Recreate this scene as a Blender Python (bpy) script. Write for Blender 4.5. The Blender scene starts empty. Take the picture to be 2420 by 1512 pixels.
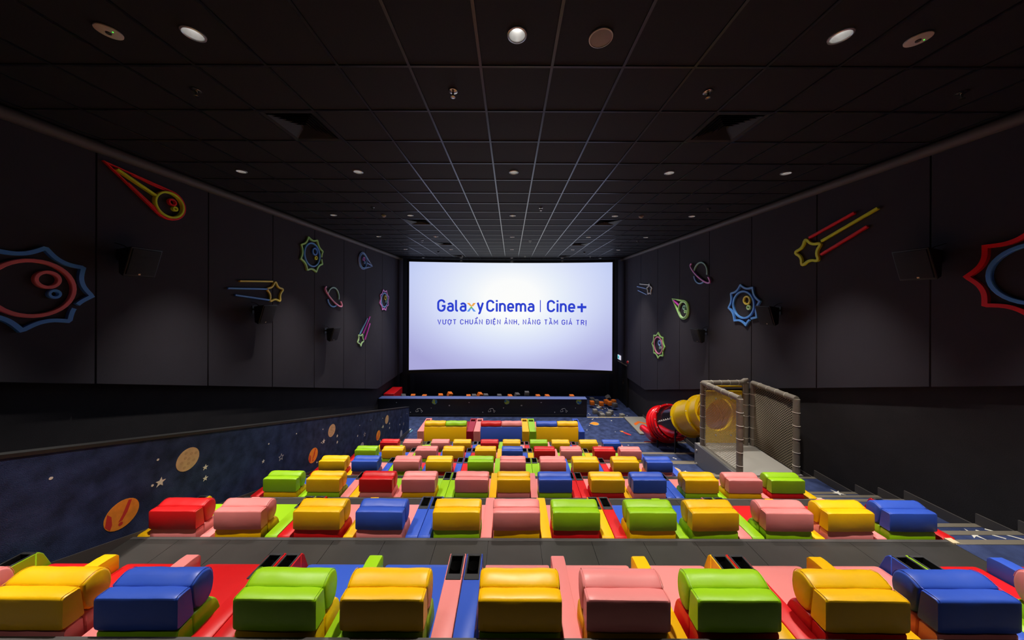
import bpy, bmesh, math, random
from mathutils import Vector, Matrix

# ------------------------------------------------------------------ camera / calibration
F = 708.0                 # focal length in pixels of the 2420x1512 frame
PX, PY = 1207.0, 707.0    # principal point
TH = 0.0035               # small roll of the camera
CZ = 5.015                # eye height above the front floor
scene = bpy.context.scene
COL = scene.collection
cam_d = bpy.data.cameras.new('camera'); cam = bpy.data.objects.new('camera', cam_d); COL.objects.link(cam)
cam_d.sensor_fit = 'HORIZONTAL'; cam_d.sensor_width = 36.0; cam_d.lens = 36.0 * F / 2420.0
cam_d.shift_x = (1210.0 - PX) / 2420.0
cam_d.shift_y = (PY - 756.0) / 2420.0
cam_d.clip_start = 0.05; cam_d.clip_end = 100
cam.matrix_world = Matrix.Translation((0, 0, CZ)) @ Matrix.Rotation(math.pi / 2, 4, 'X') @ Matrix.Rotation(TH, 4, 'Z')
scene.camera = cam
# world: a closed dark room
w = bpy.data.worlds.new('world'); scene.world = w; w.use_nodes = True
w.node_tree.nodes['Background'].inputs[0].default_value = (0.6, 0.65, 0.8, 1)
w.node_tree.nodes['Background'].inputs[1].default_value = 0.0
# light levels
SPOT_W = 690.0            # watts of each ceiling downlight
SCREEN_E = 1.0            # emission of the picture on the screen
scene.view_settings.view_transform = 'Standard'
scene.view_settings.look = 'None'
scene.view_settings.exposure = 0.0
scene.view_settings.gamma = 1.0
scene.view_settings.use_curve_mapping = False
random.seed(7)


def unroll(x, y):
    dx, dy = x - PX, y - PY
    return dx + TH * dy, dy - TH * dx
def at_y(x, y, Y):
    dx, dy = unroll(x, y); return Vector((dx * Y / F, Y, CZ - dy * Y / F))
def at_x(x, y, X):
    dx, dy = unroll(x, y); Y = X * F / dx; return Vector((X, Y, CZ - dy * Y / F))
def at_z(x, y, z):
    dx, dy = unroll(x, y); Y = (CZ - z) * F / dy; return Vector((dx * Y / F, Y, z))
def lin(r, g, b):
    def c(v):
        v /= 255.0
        return v / 12.92 if v <= 0.04045 else ((v + 0.055) / 1.055) ** 2.4
    return (c(r), c(g), c(b), 1.0)

# ------------------------------------------------------------------ materials
MATS = {}
def mat(name, rgb, rough=0.5, metal=0.0, emit=None, estr=0.0, spec=0.5, noise=None, bump=None, trans=0.0, coat=0.0, alpha=1.0):
    """noise=(scale, amount): mottles the colour.  bump=(scale, strength)."""
    m = bpy.data.materials.new(name); m.use_nodes = True
    nt = m.node_tree; b = nt.nodes['Principled BSDF']
    col = lin(*rgb)
    b.inputs['Base Color'].default_value = col
    b.inputs['Roughness'].default_value = rough
    b.inputs['Metallic'].default_value = metal
    b.inputs['Specular IOR Level'].default_value = spec
    b.inputs['Coat Weight'].default_value = coat
    b.inputs['Transmission Weight'].default_value = trans
    b.inputs['Alpha'].default_value = alpha
    if emit:
        b.inputs['Emission Color'].default_value = lin(*emit); b.inputs['Emission Strength'].default_value = estr
    tc = None
    if noise or bump:
        tc = nt.nodes.new('ShaderNodeTexCoord')
    if noise:
        n = nt.nodes.new('ShaderNodeTexNoise'); n.inputs['Scale'].default_value = noise[0]; n.inputs['Detail'].default_value = 5
        nt.links.new(tc.outputs['Object'], n.inputs['Vector'])
        r = nt.nodes.new('ShaderNodeValToRGB')
        a = noise[1]
        r.color_ramp.elements[0].position = 0.3; r.color_ramp.elements[1].position = 0.7
        r.color_ramp.elements[0].color = (col[0] * (1 - a), col[1] * (1 - a), col[2] * (1 - a), 1)
        r.color_ramp.elements[1].color = (min(1, col[0] * (1 + a)), min(1, col[1] * (1 + a)), min(1, col[2] * (1 + a)), 1)
        nt.links.new(n.outputs['Fac'], r.inputs['Fac']); nt.links.new(r.outputs['Color'], b.inputs['Base Color'])
    if bump:
        n2 = nt.nodes.new('ShaderNodeTexNoise'); n2.inputs['Scale'].default_value = bump[0]; n2.inputs['Detail'].default_value = 3
        nt.links.new(tc.outputs['Object'], n2.inputs['Vector'])
        bp = nt.nodes.new('ShaderNodeBump'); bp.inputs['Strength'].default_value = bump[1]; bp.inputs['Distance'].default_value = 0.02
        nt.links.new(n2.outputs['Fac'], bp.inputs['Height']); nt.links.new(bp.outputs['Normal'], b.inputs['Normal'])
    MATS[name] = m
    return m
M = MATS
VINYL = dict(yellow=(246, 190, 0), lime=(152, 204, 18), blue=(52, 88, 196), pink=(238, 140, 138), red=(212, 22, 26), darkred=(160, 10, 40))
for n_, c_ in VINYL.items():
    mat('vinyl_' + n_, c_, rough=0.42, spec=0.45, bump=(9, 0.10))
mat('ceiling_tile', (36, 35, 38), rough=0.75, noise=(60, 0.12), spec=0.3)
mat('ceiling_bar', (30, 30, 33), rough=0.28, spec=0.9)
mat('vent', (34, 32, 32), rough=0.55)
mat('void_black', (9, 9, 10), rough=0.9)
mat('panel_fabric', (57, 54, 62), rough=0.85, noise=(2.0, 0.05), bump=(220, 0.12), spec=0.25)
mat('lower_wall', (44, 42, 45), rough=0.85, noise=(3.0, 0.12), bump=(120, 0.15), spec=0.25)
mat('front_wall', (16, 17, 22), rough=0.7)
mat('crown_brown', (84, 76, 72), rough=0.6)
mat('carpet_blue', (46, 58, 94), rough=0.95, noise=(7.0, 0.42), bump=(160, 0.5), spec=0.15)
mat('carpet_floor', (58, 70, 110), rough=0.95, noise=(5.0, 0.42), bump=(160, 0.5), spec=0.15)
mat('vinyl_floor', (52, 50, 48), rough=0.5, noise=(4.0, 0.14))
mat('black_trim', (22, 22, 23), rough=0.5)
mat('skirting', (78, 75, 74), rough=0.55)
mat('nosing_metal', (150, 142, 128), rough=0.4, metal=0.4)
mat('cream_trim', (226, 208, 168), rough=0.5)
mat('cup_plastic', (60, 60, 62), rough=0.35)
mat('cup_inner', (10, 10, 11), rough=0.6)
mat('speaker_black', (14, 13, 14), rough=0.55)
mat('speaker_grille', (27, 24, 26), rough=0.8, bump=(300, 0.3))
mat('badge', (230, 200, 150), rough=0.3, metal=0.6)
mat('white_plastic', (206, 196, 180), rough=0.5)
mat('grille_cream', (156, 143, 130), rough=0.7, bump=(400, 0.2))
mat('chrome', (190, 180, 165), rough=0.2, metal=1.0)
mat('reflector', (200, 200, 200), rough=0.35, metal=0.7)
mat('lamp_glow', (255, 255, 255), emit=(255, 252, 245), estr=14.0)
mat('led_green', (60, 255, 60), emit=(60, 255, 60), estr=3.0)
mat('post_tan', (132, 124, 112), rough=0.6, bump=(22, 0.35))
mat('tie_white', (205, 200, 190), rough=0.6)
mat('net_cord', (178, 166, 144), rough=0.8)
mat('deck_grey', (160, 157, 150), rough=0.55)
mat('side_grey', (122, 123, 127), rough=0.5)
mat('play_yellow', (238, 196, 0), rough=0.35)
mat('tube_yellow', (242, 208, 20), rough=0.3, coat=0.2)
mat('tube_red', (240, 18, 30), rough=0.28, coat=0.25)
mat('bolt', (205, 200, 192), rough=0.35, metal=0.4)
mat('mat_grey', (150, 147, 138), rough=0.7)
mat('chevron', (240, 112, 20), rough=0.6)
mat('foam_orange', (232, 116, 22), rough=0.85)
mat('foam_grey', (96, 94, 96), rough=0.85)
mat('foam_light', (150, 146, 138), rough=0.85)
mat('ramp_red', (226, 12, 24), rough=0.5)
mat('barrier_black', (24, 24, 30), rough=0.55)
mat('barrier_top_screenlit', (92, 110, 170), rough=0.45)  # bluish light from the screen painted into the colour of the top
mat('print_white', (225, 222, 214), rough=0.9)
mat('print_moon', (206, 172, 132), rough=0.95, noise=(11, 0.12))
mat('print_orange', (240, 150, 40), rough=0.95, noise=(16, 0.12))
mat('print_red', (205, 50, 40), rough=0.95)
mat('print_pale', (176, 176, 180), rough=0.95)
mat('print_cyan', (110, 170, 196), rough=0.95)
mat('print_crater', (190, 156, 118), rough=0.95)
mat('exit_glow', (120, 230, 225), emit=(110, 225, 225), estr=0.75)
mat('exit_white', (240, 240, 250), emit=(235, 235, 250), estr=0.7)
mat('exit_dark', (10, 30, 40), emit=(6, 40, 60), estr=0.5)
mat('alarm_red', (220, 30, 40), rough=0.3)
mat('door_black', (24, 24, 27), rough=0.6)
mat('orange_clip', (230, 90, 50), rough=0.6)
DECO = dict(blue=(62, 118, 192), coral=(222, 84, 84), red=(196, 8, 20), lime=(176, 196, 20), green=(132, 178, 92), teal=(120, 158, 142),
            orange=(234, 166, 40), pink=(216, 112, 176), hotpink=(240, 110, 140), magenta=(176, 44, 160), periwinkle=(112, 140, 232),
            mint=(150, 200, 130), cream=(226, 196, 176), sky=(96, 142, 226), violet=(168, 116, 214))
for n_, c_ in DECO.items():
    dm = mat('deco_' + n_, c_, rough=0.45); dc = lin(*c_)
    dm.node_tree.nodes['Principled BSDF'].inputs['Base Color'].default_value = [min(.92, v*1.9) for v in dc[:3]] + [1]
# clear plastic of the tube slide
m_ = mat('clear_plastic', (214, 200, 214), rough=0.08, trans=1.0); m_.node_tree.nodes['Principled BSDF'].inputs['IOR'].default_value = 1.12
nt = MATS['tube_yellow'].node_tree; tl = nt.nodes.new('ShaderNodeBsdfTranslucent'); tl.inputs[0].default_value = lin(255, 214, 30)
ms = nt.nodes.new('ShaderNodeMixShader'); ms.inputs[0].default_value = 0.3
nt.links.new(nt.nodes['Principled BSDF'].outputs[0], ms.inputs[1]); nt.links.new(tl.outputs[0], ms.inputs[2]); nt.links.new(ms.outputs[0], nt.nodes['Material Output'].inputs[0])
# globe print: green land on blue sea
m_ = mat('print_globe', (70, 130, 180), rough=0.9)
nt = m_.node_tree; tc = nt.nodes.new('ShaderNodeTexCoord'); nz = nt.nodes.new('ShaderNodeTexNoise'); nz.inputs['Scale'].default_value = 9
rp = nt.nodes.new('ShaderNodeValToRGB'); rp.color_ramp.interpolation = 'CONSTANT'
rp.color_ramp.elements[0].color = lin(52, 110, 170); rp.color_ramp.elements[1].position = 0.5; rp.color_ramp.elements[1].color = lin(150, 178, 70)
nt.links.new(tc.outputs['Object'], nz.inputs['Vector']); nt.links.new(nz.outputs['Fac'], rp.inputs['Fac']); nt.links.new(rp.outputs['Color'], nt.nodes['Principled BSDF'].inputs['Base Color'])

def emission_mat(name, rgb, s=SCREEN_E):
    m = bpy.data.materials.new(name); m.use_nodes = True; nt = m.node_tree
    nt.nodes.remove(nt.nodes['Principled BSDF'])
    e = nt.nodes.new('ShaderNodeEmission'); e.inputs[0].default_value = lin(*rgb); e.inputs[1].default_value = s
    nt.links.new(e.outputs[0], nt.nodes['Material Output'].inputs[0]); MATS[name] = m; return m
for n_, c_ in dict(pic_blue=(44, 64, 206), pic_violet=(74, 76, 208), pic_orange=(240, 168, 80), pic_yellow=(222, 214, 140), pic_green=(126, 190, 90), pic_sky=(90, 150, 235)).items():
    emission_mat(n_, c_)

# ------------------------------------------------------------------ mesh helpers
class MB:
    def __init__(s): s.v = []; s.f = []
    def add(s, vs, fs):
        o = len(s.v); s.v += [tuple(v) for v in vs]; s.f += [[i + o for i in f] for f in fs]; return s
    def box(s, x0, x1, y0, y1, z0, z1):
        return s.add([(x0,y0,z0),(x1,y0,z0),(x1,y1,z0),(x0,y1,z0),(x0,y0,z1),(x1,y0,z1),(x1,y1,z1),(x0,y1,z1)],
                     [(0,3,2,1),(4,5,6,7),(0,1,5,4),(1,2,6,5),(2,3,7,6),(3,0,4,7)])
    def obox(s, c, ax, ay, az):      # oriented box: centre and three half-axis vectors
        c, ax, ay, az = Vector(c), Vector(ax), Vector(ay), Vector(az)
        vs = [c + i*ax + j*ay + k*az for k in (-1,1) for (i,j) in ((-1,-1),(1,-1),(1,1),(-1,1))]
        return s.add(vs, [(0,3,2,1),(4,5,6,7),(0,1,5,4),(1,2,6,5),(2,3,7,6),(3,0,4,7)])
    def prism(s, prof, x0, x1):      # prof: (y, z) polygon, extruded along x
        n = len(prof)
        return s.add([(x0,y,z) for y,z in prof] + [(x1,y,z) for y,z in prof],
                     [list(range(n))[::-1], list(range(n, 2*n))] + [[i, (i+1)%n, n+(i+1)%n, n+i] for i in range(n)])
    def prismz(s, prof, z0, z1):     # prof: (x, y) polygon, extruded along z
        n = len(prof)
        return s.add([(x,y,z0) for x,y in prof] + [(x,y,z1) for x,y in prof],
                     [list(range(n))[::-1], list(range(n, 2*n))] + [[i, (i+1)%n, n+(i+1)%n, n+i] for i in range(n)])
    def tube(s, pts, r, n=8, closed=False, cap=True):
        pts = [Vector(p) for p in pts]; m = len(pts); rings = []
        rr = r if isinstance(r, (list, tuple)) else [r]*m
        up0 = None
        for i, p in enumerate(pts):
            if closed: t = pts[(i+1)%m] - pts[i-1]
            else: t = pts[min(i+1,m-1)] - pts[max(i-1,0)]
            t.normalize()
            if up0 is None: up0 = Vector((0,0,1)) if abs(t.z) < 0.9 else Vector((1,0,0))
            a = up0 - t*up0.dot(t)
            if a.length < 1e-5: a = Vector((1,0,0)) - t*t.x
            a.normalize(); b = t.cross(a); up0 = a
            rings.append([p + rr[i]*(math.cos(2*math.pi*k/n)*a + math.sin(2*math.pi*k/n)*b) for k in range(n)])
        o = len(s.v); s.v += [tuple(v) for q in rings for v in q]
        for i in range(m if closed else m-1):
            j = (i+1) % m
            for k in range(n):
                s.f.append([o+i*n+k, o+i*n+(k+1)%n, o+j*n+(k+1)%n, o+j*n+k])
        if cap and not closed:
            s.f.append([o+k for k in range(n)][::-1]); s.f.append([o+(m-1)*n+k for k in range(n)])
        return s
    def lathe(s, c, axis, prof, n=24, ref=None):   # prof: (radius, along) pairs
        c = Vector(c); ax = Vector(axis).normalized()
        a = Vector(ref) if ref else (Vector((0,0,1)) if abs(ax.z) < 0.9 else Vector((1,0,0)))
        a = (a - ax*a.dot(ax)).normalized(); b = ax.cross(a)
        o = len(s.v)
        for r, h in prof:
            for k in range(n):
                t = 2*math.pi*k/n
                s.v.append(tuple(c + ax*h + r*(math.cos(t)*a + math.sin(t)*b)))
        for i in range(len(prof)-1):
            for k in range(n):
                s.f.append([o+i*n+k, o+i*n+(k+1)%n, o+(i+1)*n+(k+1)%n, o+(i+1)*n+k])
        return s
    def build(s, name, m, parent=None, smooth=False, bevel=0.0, seg=2, ang=35, fix=True):
        me = bpy.data.meshes.new(name); me.from_pydata(s.v, [], s.f)
        bm = bmesh.new(); bm.from_mesh(me)
        if fix: bmesh.ops.recalc_face_normals(bm, faces=bm.faces)
        if bevel > 0:
            es = [e for e in bm.edges if len(e.link_faces) == 2 and e.calc_face_angle(0) > math.radians(ang)]
            bmesh.ops.bevel(bm, geom=es, offset=bevel, segments=seg, affect='EDGES', profile=0.6, clamp_overlap=True)
        bm.to_mesh(me); bm.free()
        if smooth or bevel > 0:
            me.polygons.foreach_set('use_smooth', [True]*len(me.polygons))
            try: me.set_sharp_from_angle(angle=math.radians(42))
            except Exception: pass
        return mk(name, me, m, parent)
def mk(name, me, m, parent=None):
    if len(me.materials) == 0: me.materials.append(None)
    o = bpy.data.objects.new(name, me); COL.objects.link(o)
    o.material_slots[0].link = 'OBJECT'; o.material_slots[0].material = MATS[m] if isinstance(m, str) else m
    if parent:
        o.parent = parent
        o.matrix_parent_inverse = Matrix()
    return o
def shared(proto, m, parent, loc=None):
    o = bpy.data.objects.new(proto.name.split('.')[0], proto.data); COL.objects.link(o)
    o.material_slots[0].link = 'OBJECT'; o.material_slots[0].material = MATS[m] if isinstance(m, str) else m
    o.parent = parent; o.matrix_parent_inverse = Matrix()
    if loc: o.location = loc
    return o
def tag(o, label=None, cat=None, group=None, kind=None):
    if label: o['label'] = label
    if cat: o['category'] = cat
    if group: o['group'] = group
    if kind: o['kind'] = kind
    return o
def thing(name, loc, label, cat, group=None, rotz=0.0):
    o = bpy.data.objects.new(name, None); COL.objects.link(o); o.empty_display_size = 0.1
    o.location = loc; o.rotation_euler = (0, 0, rotz); tag(o, label, cat, group); return o
def struct(name, loc=(0,0,0), label=None):
    o = bpy.data.objects.new(name, None); COL.objects.link(o); o.location = loc; o['kind'] = 'structure'
    if label: o['label'] = label
    return o
def chaikin(p, it=2, closed=True):
    for _ in range(it):
        q = []; n = len(p)
        for i in range(n if closed else n-1):
            a, b = Vector(p[i]), Vector(p[(i+1)%n]); q += [tuple(a*0.75+b*0.25), tuple(a*0.25+b*0.75)]
        if not closed: q = [p[0]] + q + [p[-1]]
        p = q
    return p
ORD = ['first','second','third','fourth','fifth','sixth','seventh','eighth','ninth','tenth','eleventh','twelfth']

# ------------------------------------------------------------------ room measures (metres)
K = 1.055; T = 0.6*K                         # ceiling tile pitch
H = 1.958*K; ZC = CZ + H                      # ceiling
XL, XR = -5.22*K, 5.28*K                        # wall panels
LL, LR = -5.66, 5.66                        # recessed lower walls
E = [1.69, 3.024, 4.294, 5.564, 6.834, 8.104, 9.626]       # front edge of each row's floor
ZF = [CZ - v for v in (1.918, 2.417, 2.85, 3.283, 3.716, 4.149, 4.582, 5.015)]   # row floors, ZF[7] = 0
YB = -3.6                                   # back wall
YS = 16.0                                  # front wall
YP = 12.77                                  # edge of the foam pit
ZP = -0.14
XD = -3.82                                  # carpeted divider
XE = [4.42, 4.42, 4.42, 4.42, 3.16, 3.16, 3.16]   # where the seating floor meets the aisle
def zbot(Y):                                # raked lower edge of the wall panels
    return max(CZ - K*(0.873 + 0.3068 * (Y/K - 3.08)), CZ - 3.536*K)

# ---- ceiling -------------------------------------------------------------------------------
ceil = struct('ceiling', label='black suspended ceiling of square tiles in a metal grid')
GX0, GY0 = -0.26*K, 2.52*K
xs = [GX0 + T*i for i in range(-9, 11)]; ys = [GY0 + T*j for j in range(-11, 23)]
MB().box(LL-0.1, LR+0.1, YB, YS, ZC+0.2, ZC+0.3).build('ceiling_slab', 'void_black', ceil)
AC = {(-4, j) for j in (1, 8, 13, 18)} | {(4, j) for j in (1, 8, 13, 18)}
HOLE = {(i, j) for i in (-7, -4, 0, 4, 7) for j in (-5, -1, 3, 7, 11, 15, 19)}
def holed_tile():
    n = 32; mb = MB(); vs = []
    for z in (0, .016):
        for k in range(n):
            a = 2*math.pi*k/n; vs.append((.068*math.cos(a), .068*math.sin(a), z))
        for k in range(n):
            a = 2*math.pi*k/n; c, d = math.cos(a), math.sin(a); q = (T/2-.007)/max(abs(c), abs(d)); vs.append((q*c, q*d, z))
    fs = []
    for k in range(n):
        j = (k+1) % n
        fs += [(k, n+k, n+j, j), (2*n+k, 2*n+j, 3*n+j, 3*n+k), (k, j, 2*n+j, 2*n+k), (n+k, 3*n+k, 3*n+j, n+j)]
    return mb.add(vs, fs).build('ceiling_tile', 'ceiling_tile', ceil)
proto_hole = None
proto_tile = None; far = MB(); ntile = 0
for i in range(-9, 10):
    for j in range(-11, 22):
        if (i, j) in AC: continue
        x0 = max(GX0+T*i, XL-0.1); x1 = min(GX0+T*(i+1), XR+0.1)
        y0 = GY0+T*j; y1 = min(y0+T, YS)
        if x1 - x0 < 0.05: continue
        vis = -1 <= j <= 11
        if (i, j) in HOLE:
            if proto_hole is None: proto_hole = holed_tile(); t = proto_hole
            else: t = shared(proto_hole, 'ceiling_tile', ceil)
            t.location = (GX0+T*(i+.5), y0+T/2, ZC+0.004); continue
        if vis and x1-x0 > T-.01:
            if proto_tile is None:
                proto_tile = MB().box(-T/2+.007,T/2-.007,-T/2+.007,T/2-.007,0,.016).build('ceiling_tile', 'ceiling_tile', ceil, bevel=0.004, seg=1)
                t = proto_tile
            else: t = shared(proto_tile, 'ceiling_tile', ceil)
            t.location = (GX0+T*(i+.5), y0+T/2, ZC+0.004); ntile += 1
        elif vis:
            MB().box(x0+.007,x1-.007,y0+.007,y1-.007,ZC+.004,ZC+.02).build('ceiling_tile','ceiling_tile',ceil)
        else:
            far.box(x0+.007,x1-.007,y0+.007,y1-.007,ZC+.004,ZC+.02)
tag(far.build('distant_ceiling_tiles','ceiling_tile',ceil), kind='stuff')
for i, x in enumerate(xs):
    if XL < x < XR: MB().box(x-.012,x+.012,YB,YS,ZC-.006,ZC+.012).build('grid_bar','ceiling_bar',ceil)
for y in ys:
    if YB < y < YS: MB().box(XL,XR,y-.011,y+.011,ZC-.0055,ZC+.012).build('grid_bar','ceiling_bar',ceil)

# ---- walls ---------------------------------------------------------------------------------
SEAMS = [v*K for v in (-3.23, -1.83, -0.43, 0.97, 2.37, 3.77, 5.17, 6.57, 7.97, 9.37, 10.77, 12.17, 13.57, 14.97)] + [YS]
for side, X, L, sg in (('left', XL, LL, 1), ('right', XR, LR, -1)):
    wl = struct('wall_' + side, label='dark fabric wall of tall panels on the %s side' % side)
    x0, x1 = sorted((L, L - sg*0.12))
    MB().box(x0, x1, YB, YS, -0.6, ZC+0.1).build('lower_wall', 'lower_wall', wl)
    ys_ = [YB] + [s_ for s_ in SEAMS if s_ > YB]
    for a, b in zip(ys_[:-1], ys_[1:]):
        a2, b2 = a+.005, b-.005
        prof = [(a2, zbot(a2)), (b2, zbot(b2)), (b2, ZC), (a2, ZC)]
        kx = a < 11.76*K < b
        if kx: prof.insert(1, (11.76*K, zbot(11.76*K)))
        if side == 'right' and a2 > 13.5*K:
            prof[0] = (a2, CZ-2.98*K); prof[1] = (b2, CZ-2.98*K)
        p0, p1 = sorted((X, L))
        MB().prism(prof, p0, p1).build('wall_panel', 'panel_fabric', wl, bevel=0.006, seg=1, ang=50)
    # rounded cornice under the ceiling
    cx = X + sg*0.035
    tr = MB().tube([(cx, y, ZC-0.075) for y in (YB, 2, 5, 8, 11, 15.0)], 0.075, n=16).build('trim_1' if side == 'left' else 'trim_2', 'crown_brown', smooth=True)
    tag(tr, label='rounded brown cornice along the %s wall' % side, kind='structure')
wf = struct('wall_front', label='black wall behind the screen')
MB().box(LL, LR, YS, YS+.12, -0.6, ZC+.1).build('front_board', 'front_wall', wf)
tag(MB().box(LL, -5.12, 15.3, YS, -0.6, ZC).build('trim_3', 'front_wall'), label='black masking left of the screen', kind='structure')
tag(MB().box(5.12, LR, 15.55, YS, -0.6, ZC).build('trim_4', 'front_wall'), label='black masking right of the screen', kind='structure')
wb = struct('wall_back', label='dark wall behind the last row')
MB().box(LL, LR, YB-.12, YB, 1.5, ZC+.1).build('back_board', 'lower_wall', wb)
# doorway in the right wall
dr = struct('door_1', label='black exit doorway in the right wall beside the screen')
DY0, DY1, DZ = 13.57*K, 15.5, CZ-2.98*K
MB().box(XR+.02, XR+.06, DY0+.05, 14.9, ZP, DZ-.04).build('door_leaf', 'door_black', dr)
MB().box(XR+.02, XR+.06, 14.92, DY1, ZP, DZ-.04).build('door_leaf', 'door_black', dr)
MB().box(XR-.03, XR+.05, DY0, DY1, DZ-.04, DZ).build('door_header', 'nosing_metal', dr)
MB().box(XR-.02, LR, DY0, DY0+.05, ZP, DZ-.04).build('door_jamb', 'door_black', dr)
MB().box(XR-.01, XR+.02, 14.80, 14.82, 0.85, 1.05).build('door_handle', 'chrome', dr)

# ---- floors --------------------------------------------------------------------------------
fl = struct('floor', label='stepped floor descending to the screen')
BOT = -0.6
tile_f = None
for k in range(0, 7):
    y0 = YB if k == 0 else E[k-1]; y1 = E[k]; z = ZF[k]; xe = XE[k]
    MB().box(LL, xe, y0, y1, BOT, z-.012).build('seating_platform', 'black_trim', fl)
    # vinyl floor tiles of the walkway in front of the seats
    yy0 = max(y0+0.35, 0.6) if k else 0.6
    if k <= 3:
        n = int(round((xe-XD)/0.51)); wt = (xe-XD)/n
        for i in range(n):
            MB().box(XD+i*wt+.002, XD+(i+1)*wt-.002, yy0, y1-.03, z-.012, z).build('floor_tile', 'vinyl_floor', fl)
    else:
        MB().box(XD, xe, yy0, y1-.03, z-.012, z).build('floor_tile', 'vinyl_floor', fl)
    if k == 0: MB().box(XD, xe, YB, yy0, z-.012, z).build('floor_tile', 'vinyl_floor', fl)
    MB().box(XD, xe, y1-.028, y1+.006, z-.05, z+.004).build('platform_nosing', 'skirting', fl, bevel=.003, seg=1)
    # carpeted aisle: landing plus two steps down to the next landing
    yl = YB if k == 0 else E[k-1]+0.61
    MB().box(xe+.002, LR, yl, y1, BOT, z).build('stair_landing', 'carpet_floor', fl)
    dz = (ZF[k]-ZF[k+1])/3.0
    ends = [(y1, y1+.305, z-dz), (y1+.305, y1+.61, z-2*dz)]
    for a, b, zz in ends:
        MB().box((XE[k+1] if k < 6 else xe)+.002, LR, a, b, BOT, zz).build('stair_tread', 'carpet_floor', fl)
    for e_, zz in ((y1, z), (y1+.305, z-dz), (y1+.61, z-2*dz)):
        xa = (XE[k+1] if (k < 6 and e_ > y1) else xe)+.004
        if k == 6: xa = xe + .004
        MB().box(xa, LR-.02, e_-.055, e_+.004, zz-.02, zz+.006).build('stair_nosing', 'nosing_metal', fl, bevel=.002, seg=1)
# wider aisle step where the short rows begin
MB().box(XE[4]+.002, XE[3]+.002, E[3]+.0, E[3]+.61, BOT, ZF[4]+.02).build('stair_tread', 'carpet_floor', fl)
MB().box(LL, LR, E[6], YP, BOT, 0).build('front_carpet', 'carpet_floor', fl)
MB().box(3.27, LR, YP-.05, YP+.01, -.03, .008).build('stair_nosing', 'cream_trim', fl)
MB().box(LL, LR, YP, YS, BOT, ZP).build('pit_carpet', 'carpet_floor', fl)
for k in (1, 2, 3, 4):
    c = Vector((XE[k], E[k], ZF[k]))
    MB().box(c.x-.02, c.x+.05, c.y-.05, c.y+.012, c.z-.03, c.z+.014).build('corner_trim', 'cream_trim', fl)
# skirting on the right lower wall, stepping with the stairs
bs = struct('baseboard_right', label='black stepped skirting along the right wall')
for k in range(0, 7):
    y1 = E[k]; z = ZF[k]; yl = -1.0 if k == 0 else E[k-1]+0.61
    dz = (ZF[k]-ZF[k+1])/3.0
    for a, b, zz in ((yl, y1, z), (y1, y1+.305, z-dz), (y1+.305, y1+.61, z-2*dz)):
        MB().box(LR-.018, LR, a-.05, b, zz, zz+.13).build('skirting_board', 'skirting', bs)
MB().box(LR-.018, LR, E[6]+.55, YP, 0, .13).build('skirting_board', 'skirting', bs)

# ---- carpeted divider on the left ------------------------------------------------------------
def ztop(Y): return CZ - 1.21 - 0.3187*(Y-2.243)
YE = 11.31
dv = struct('wall_divider', label='low raked divider wall in navy space carpet')
MB().prism([(YB, 1.5), (YB, ztop(YB)), (YE, ztop(YE)), (YE, 0.0), (9.0, 0.0)], XD-.14, XD).build('divider_body', 'carpet_blue', dv)
MB().prism([(YB, ztop(YB)+.03), (YE+.01, ztop(YE)+.03), (YE+.01, ztop(YE)), (YB, ztop(YB))], XD-.15, XD+.008).build('divider_cap', 'black_trim', dv)
def znose(Y): return ZF[1] - 0.341*(Y-E[1]) + .035
MB().prism([(YB, znose(YB)), (9.9, znose(9.9)), (YE, .1), (YE, .0), (9.9, .0), (YB, znose(YB)-.45)], XD, XD+.014).build('skirting_board', 'skirting', dv)

# prints in the divider carpet (flat woven motifs)
def decal_disc(c, r, m, parent, name, n=20, face='x', t=.003, ry=None):
    ry = ry or r; c = Vector(c); vs = []
    for k in range(n):
        a = 2*math.pi*k/n; u, v = r*math.cos(a), ry*math.sin(a)
        vs.append((u, v))
    return decal_poly(c, vs, m, parent, name, face, t)
def decal_poly(c, pts, m, parent, name, face='x', t=.003):
    mb = MB(); c = Vector(c); n = len(pts)
    A, B = [], []
    for u, v in pts:
        if face == 'x': A.append(c+Vector((0,u,v))); B.append(c+Vector((t,u,v)))
        elif face == 'z': A.append(c+Vector((u,v,0))); B.append(c+Vector((u,v,t)))
        else: A.append(c+Vector((u,0,v))); B.append(c+Vector((u,-t,v)))
    mb.add(A+B, [list(range(n))[::-1], list(range(n,2*n))]+[[i,(i+1)%n,n+(i+1)%n,n+i] for i in range(n)])
    return mb.build(name, m, parent)
def star_pts(r, rot=0.0, inner=0.42, n=5, sx=1.0):
    return [((r if i % 2 == 0 else r*inner)*math.sin(rot+math.pi*i/n)*sx, (r if i % 2 == 0 else r*inner)*math.cos(rot+math.pi*i/n)) for i in range(2*n)]
STEP = Vector((0, 2.86, -0.3187*2.86))
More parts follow.
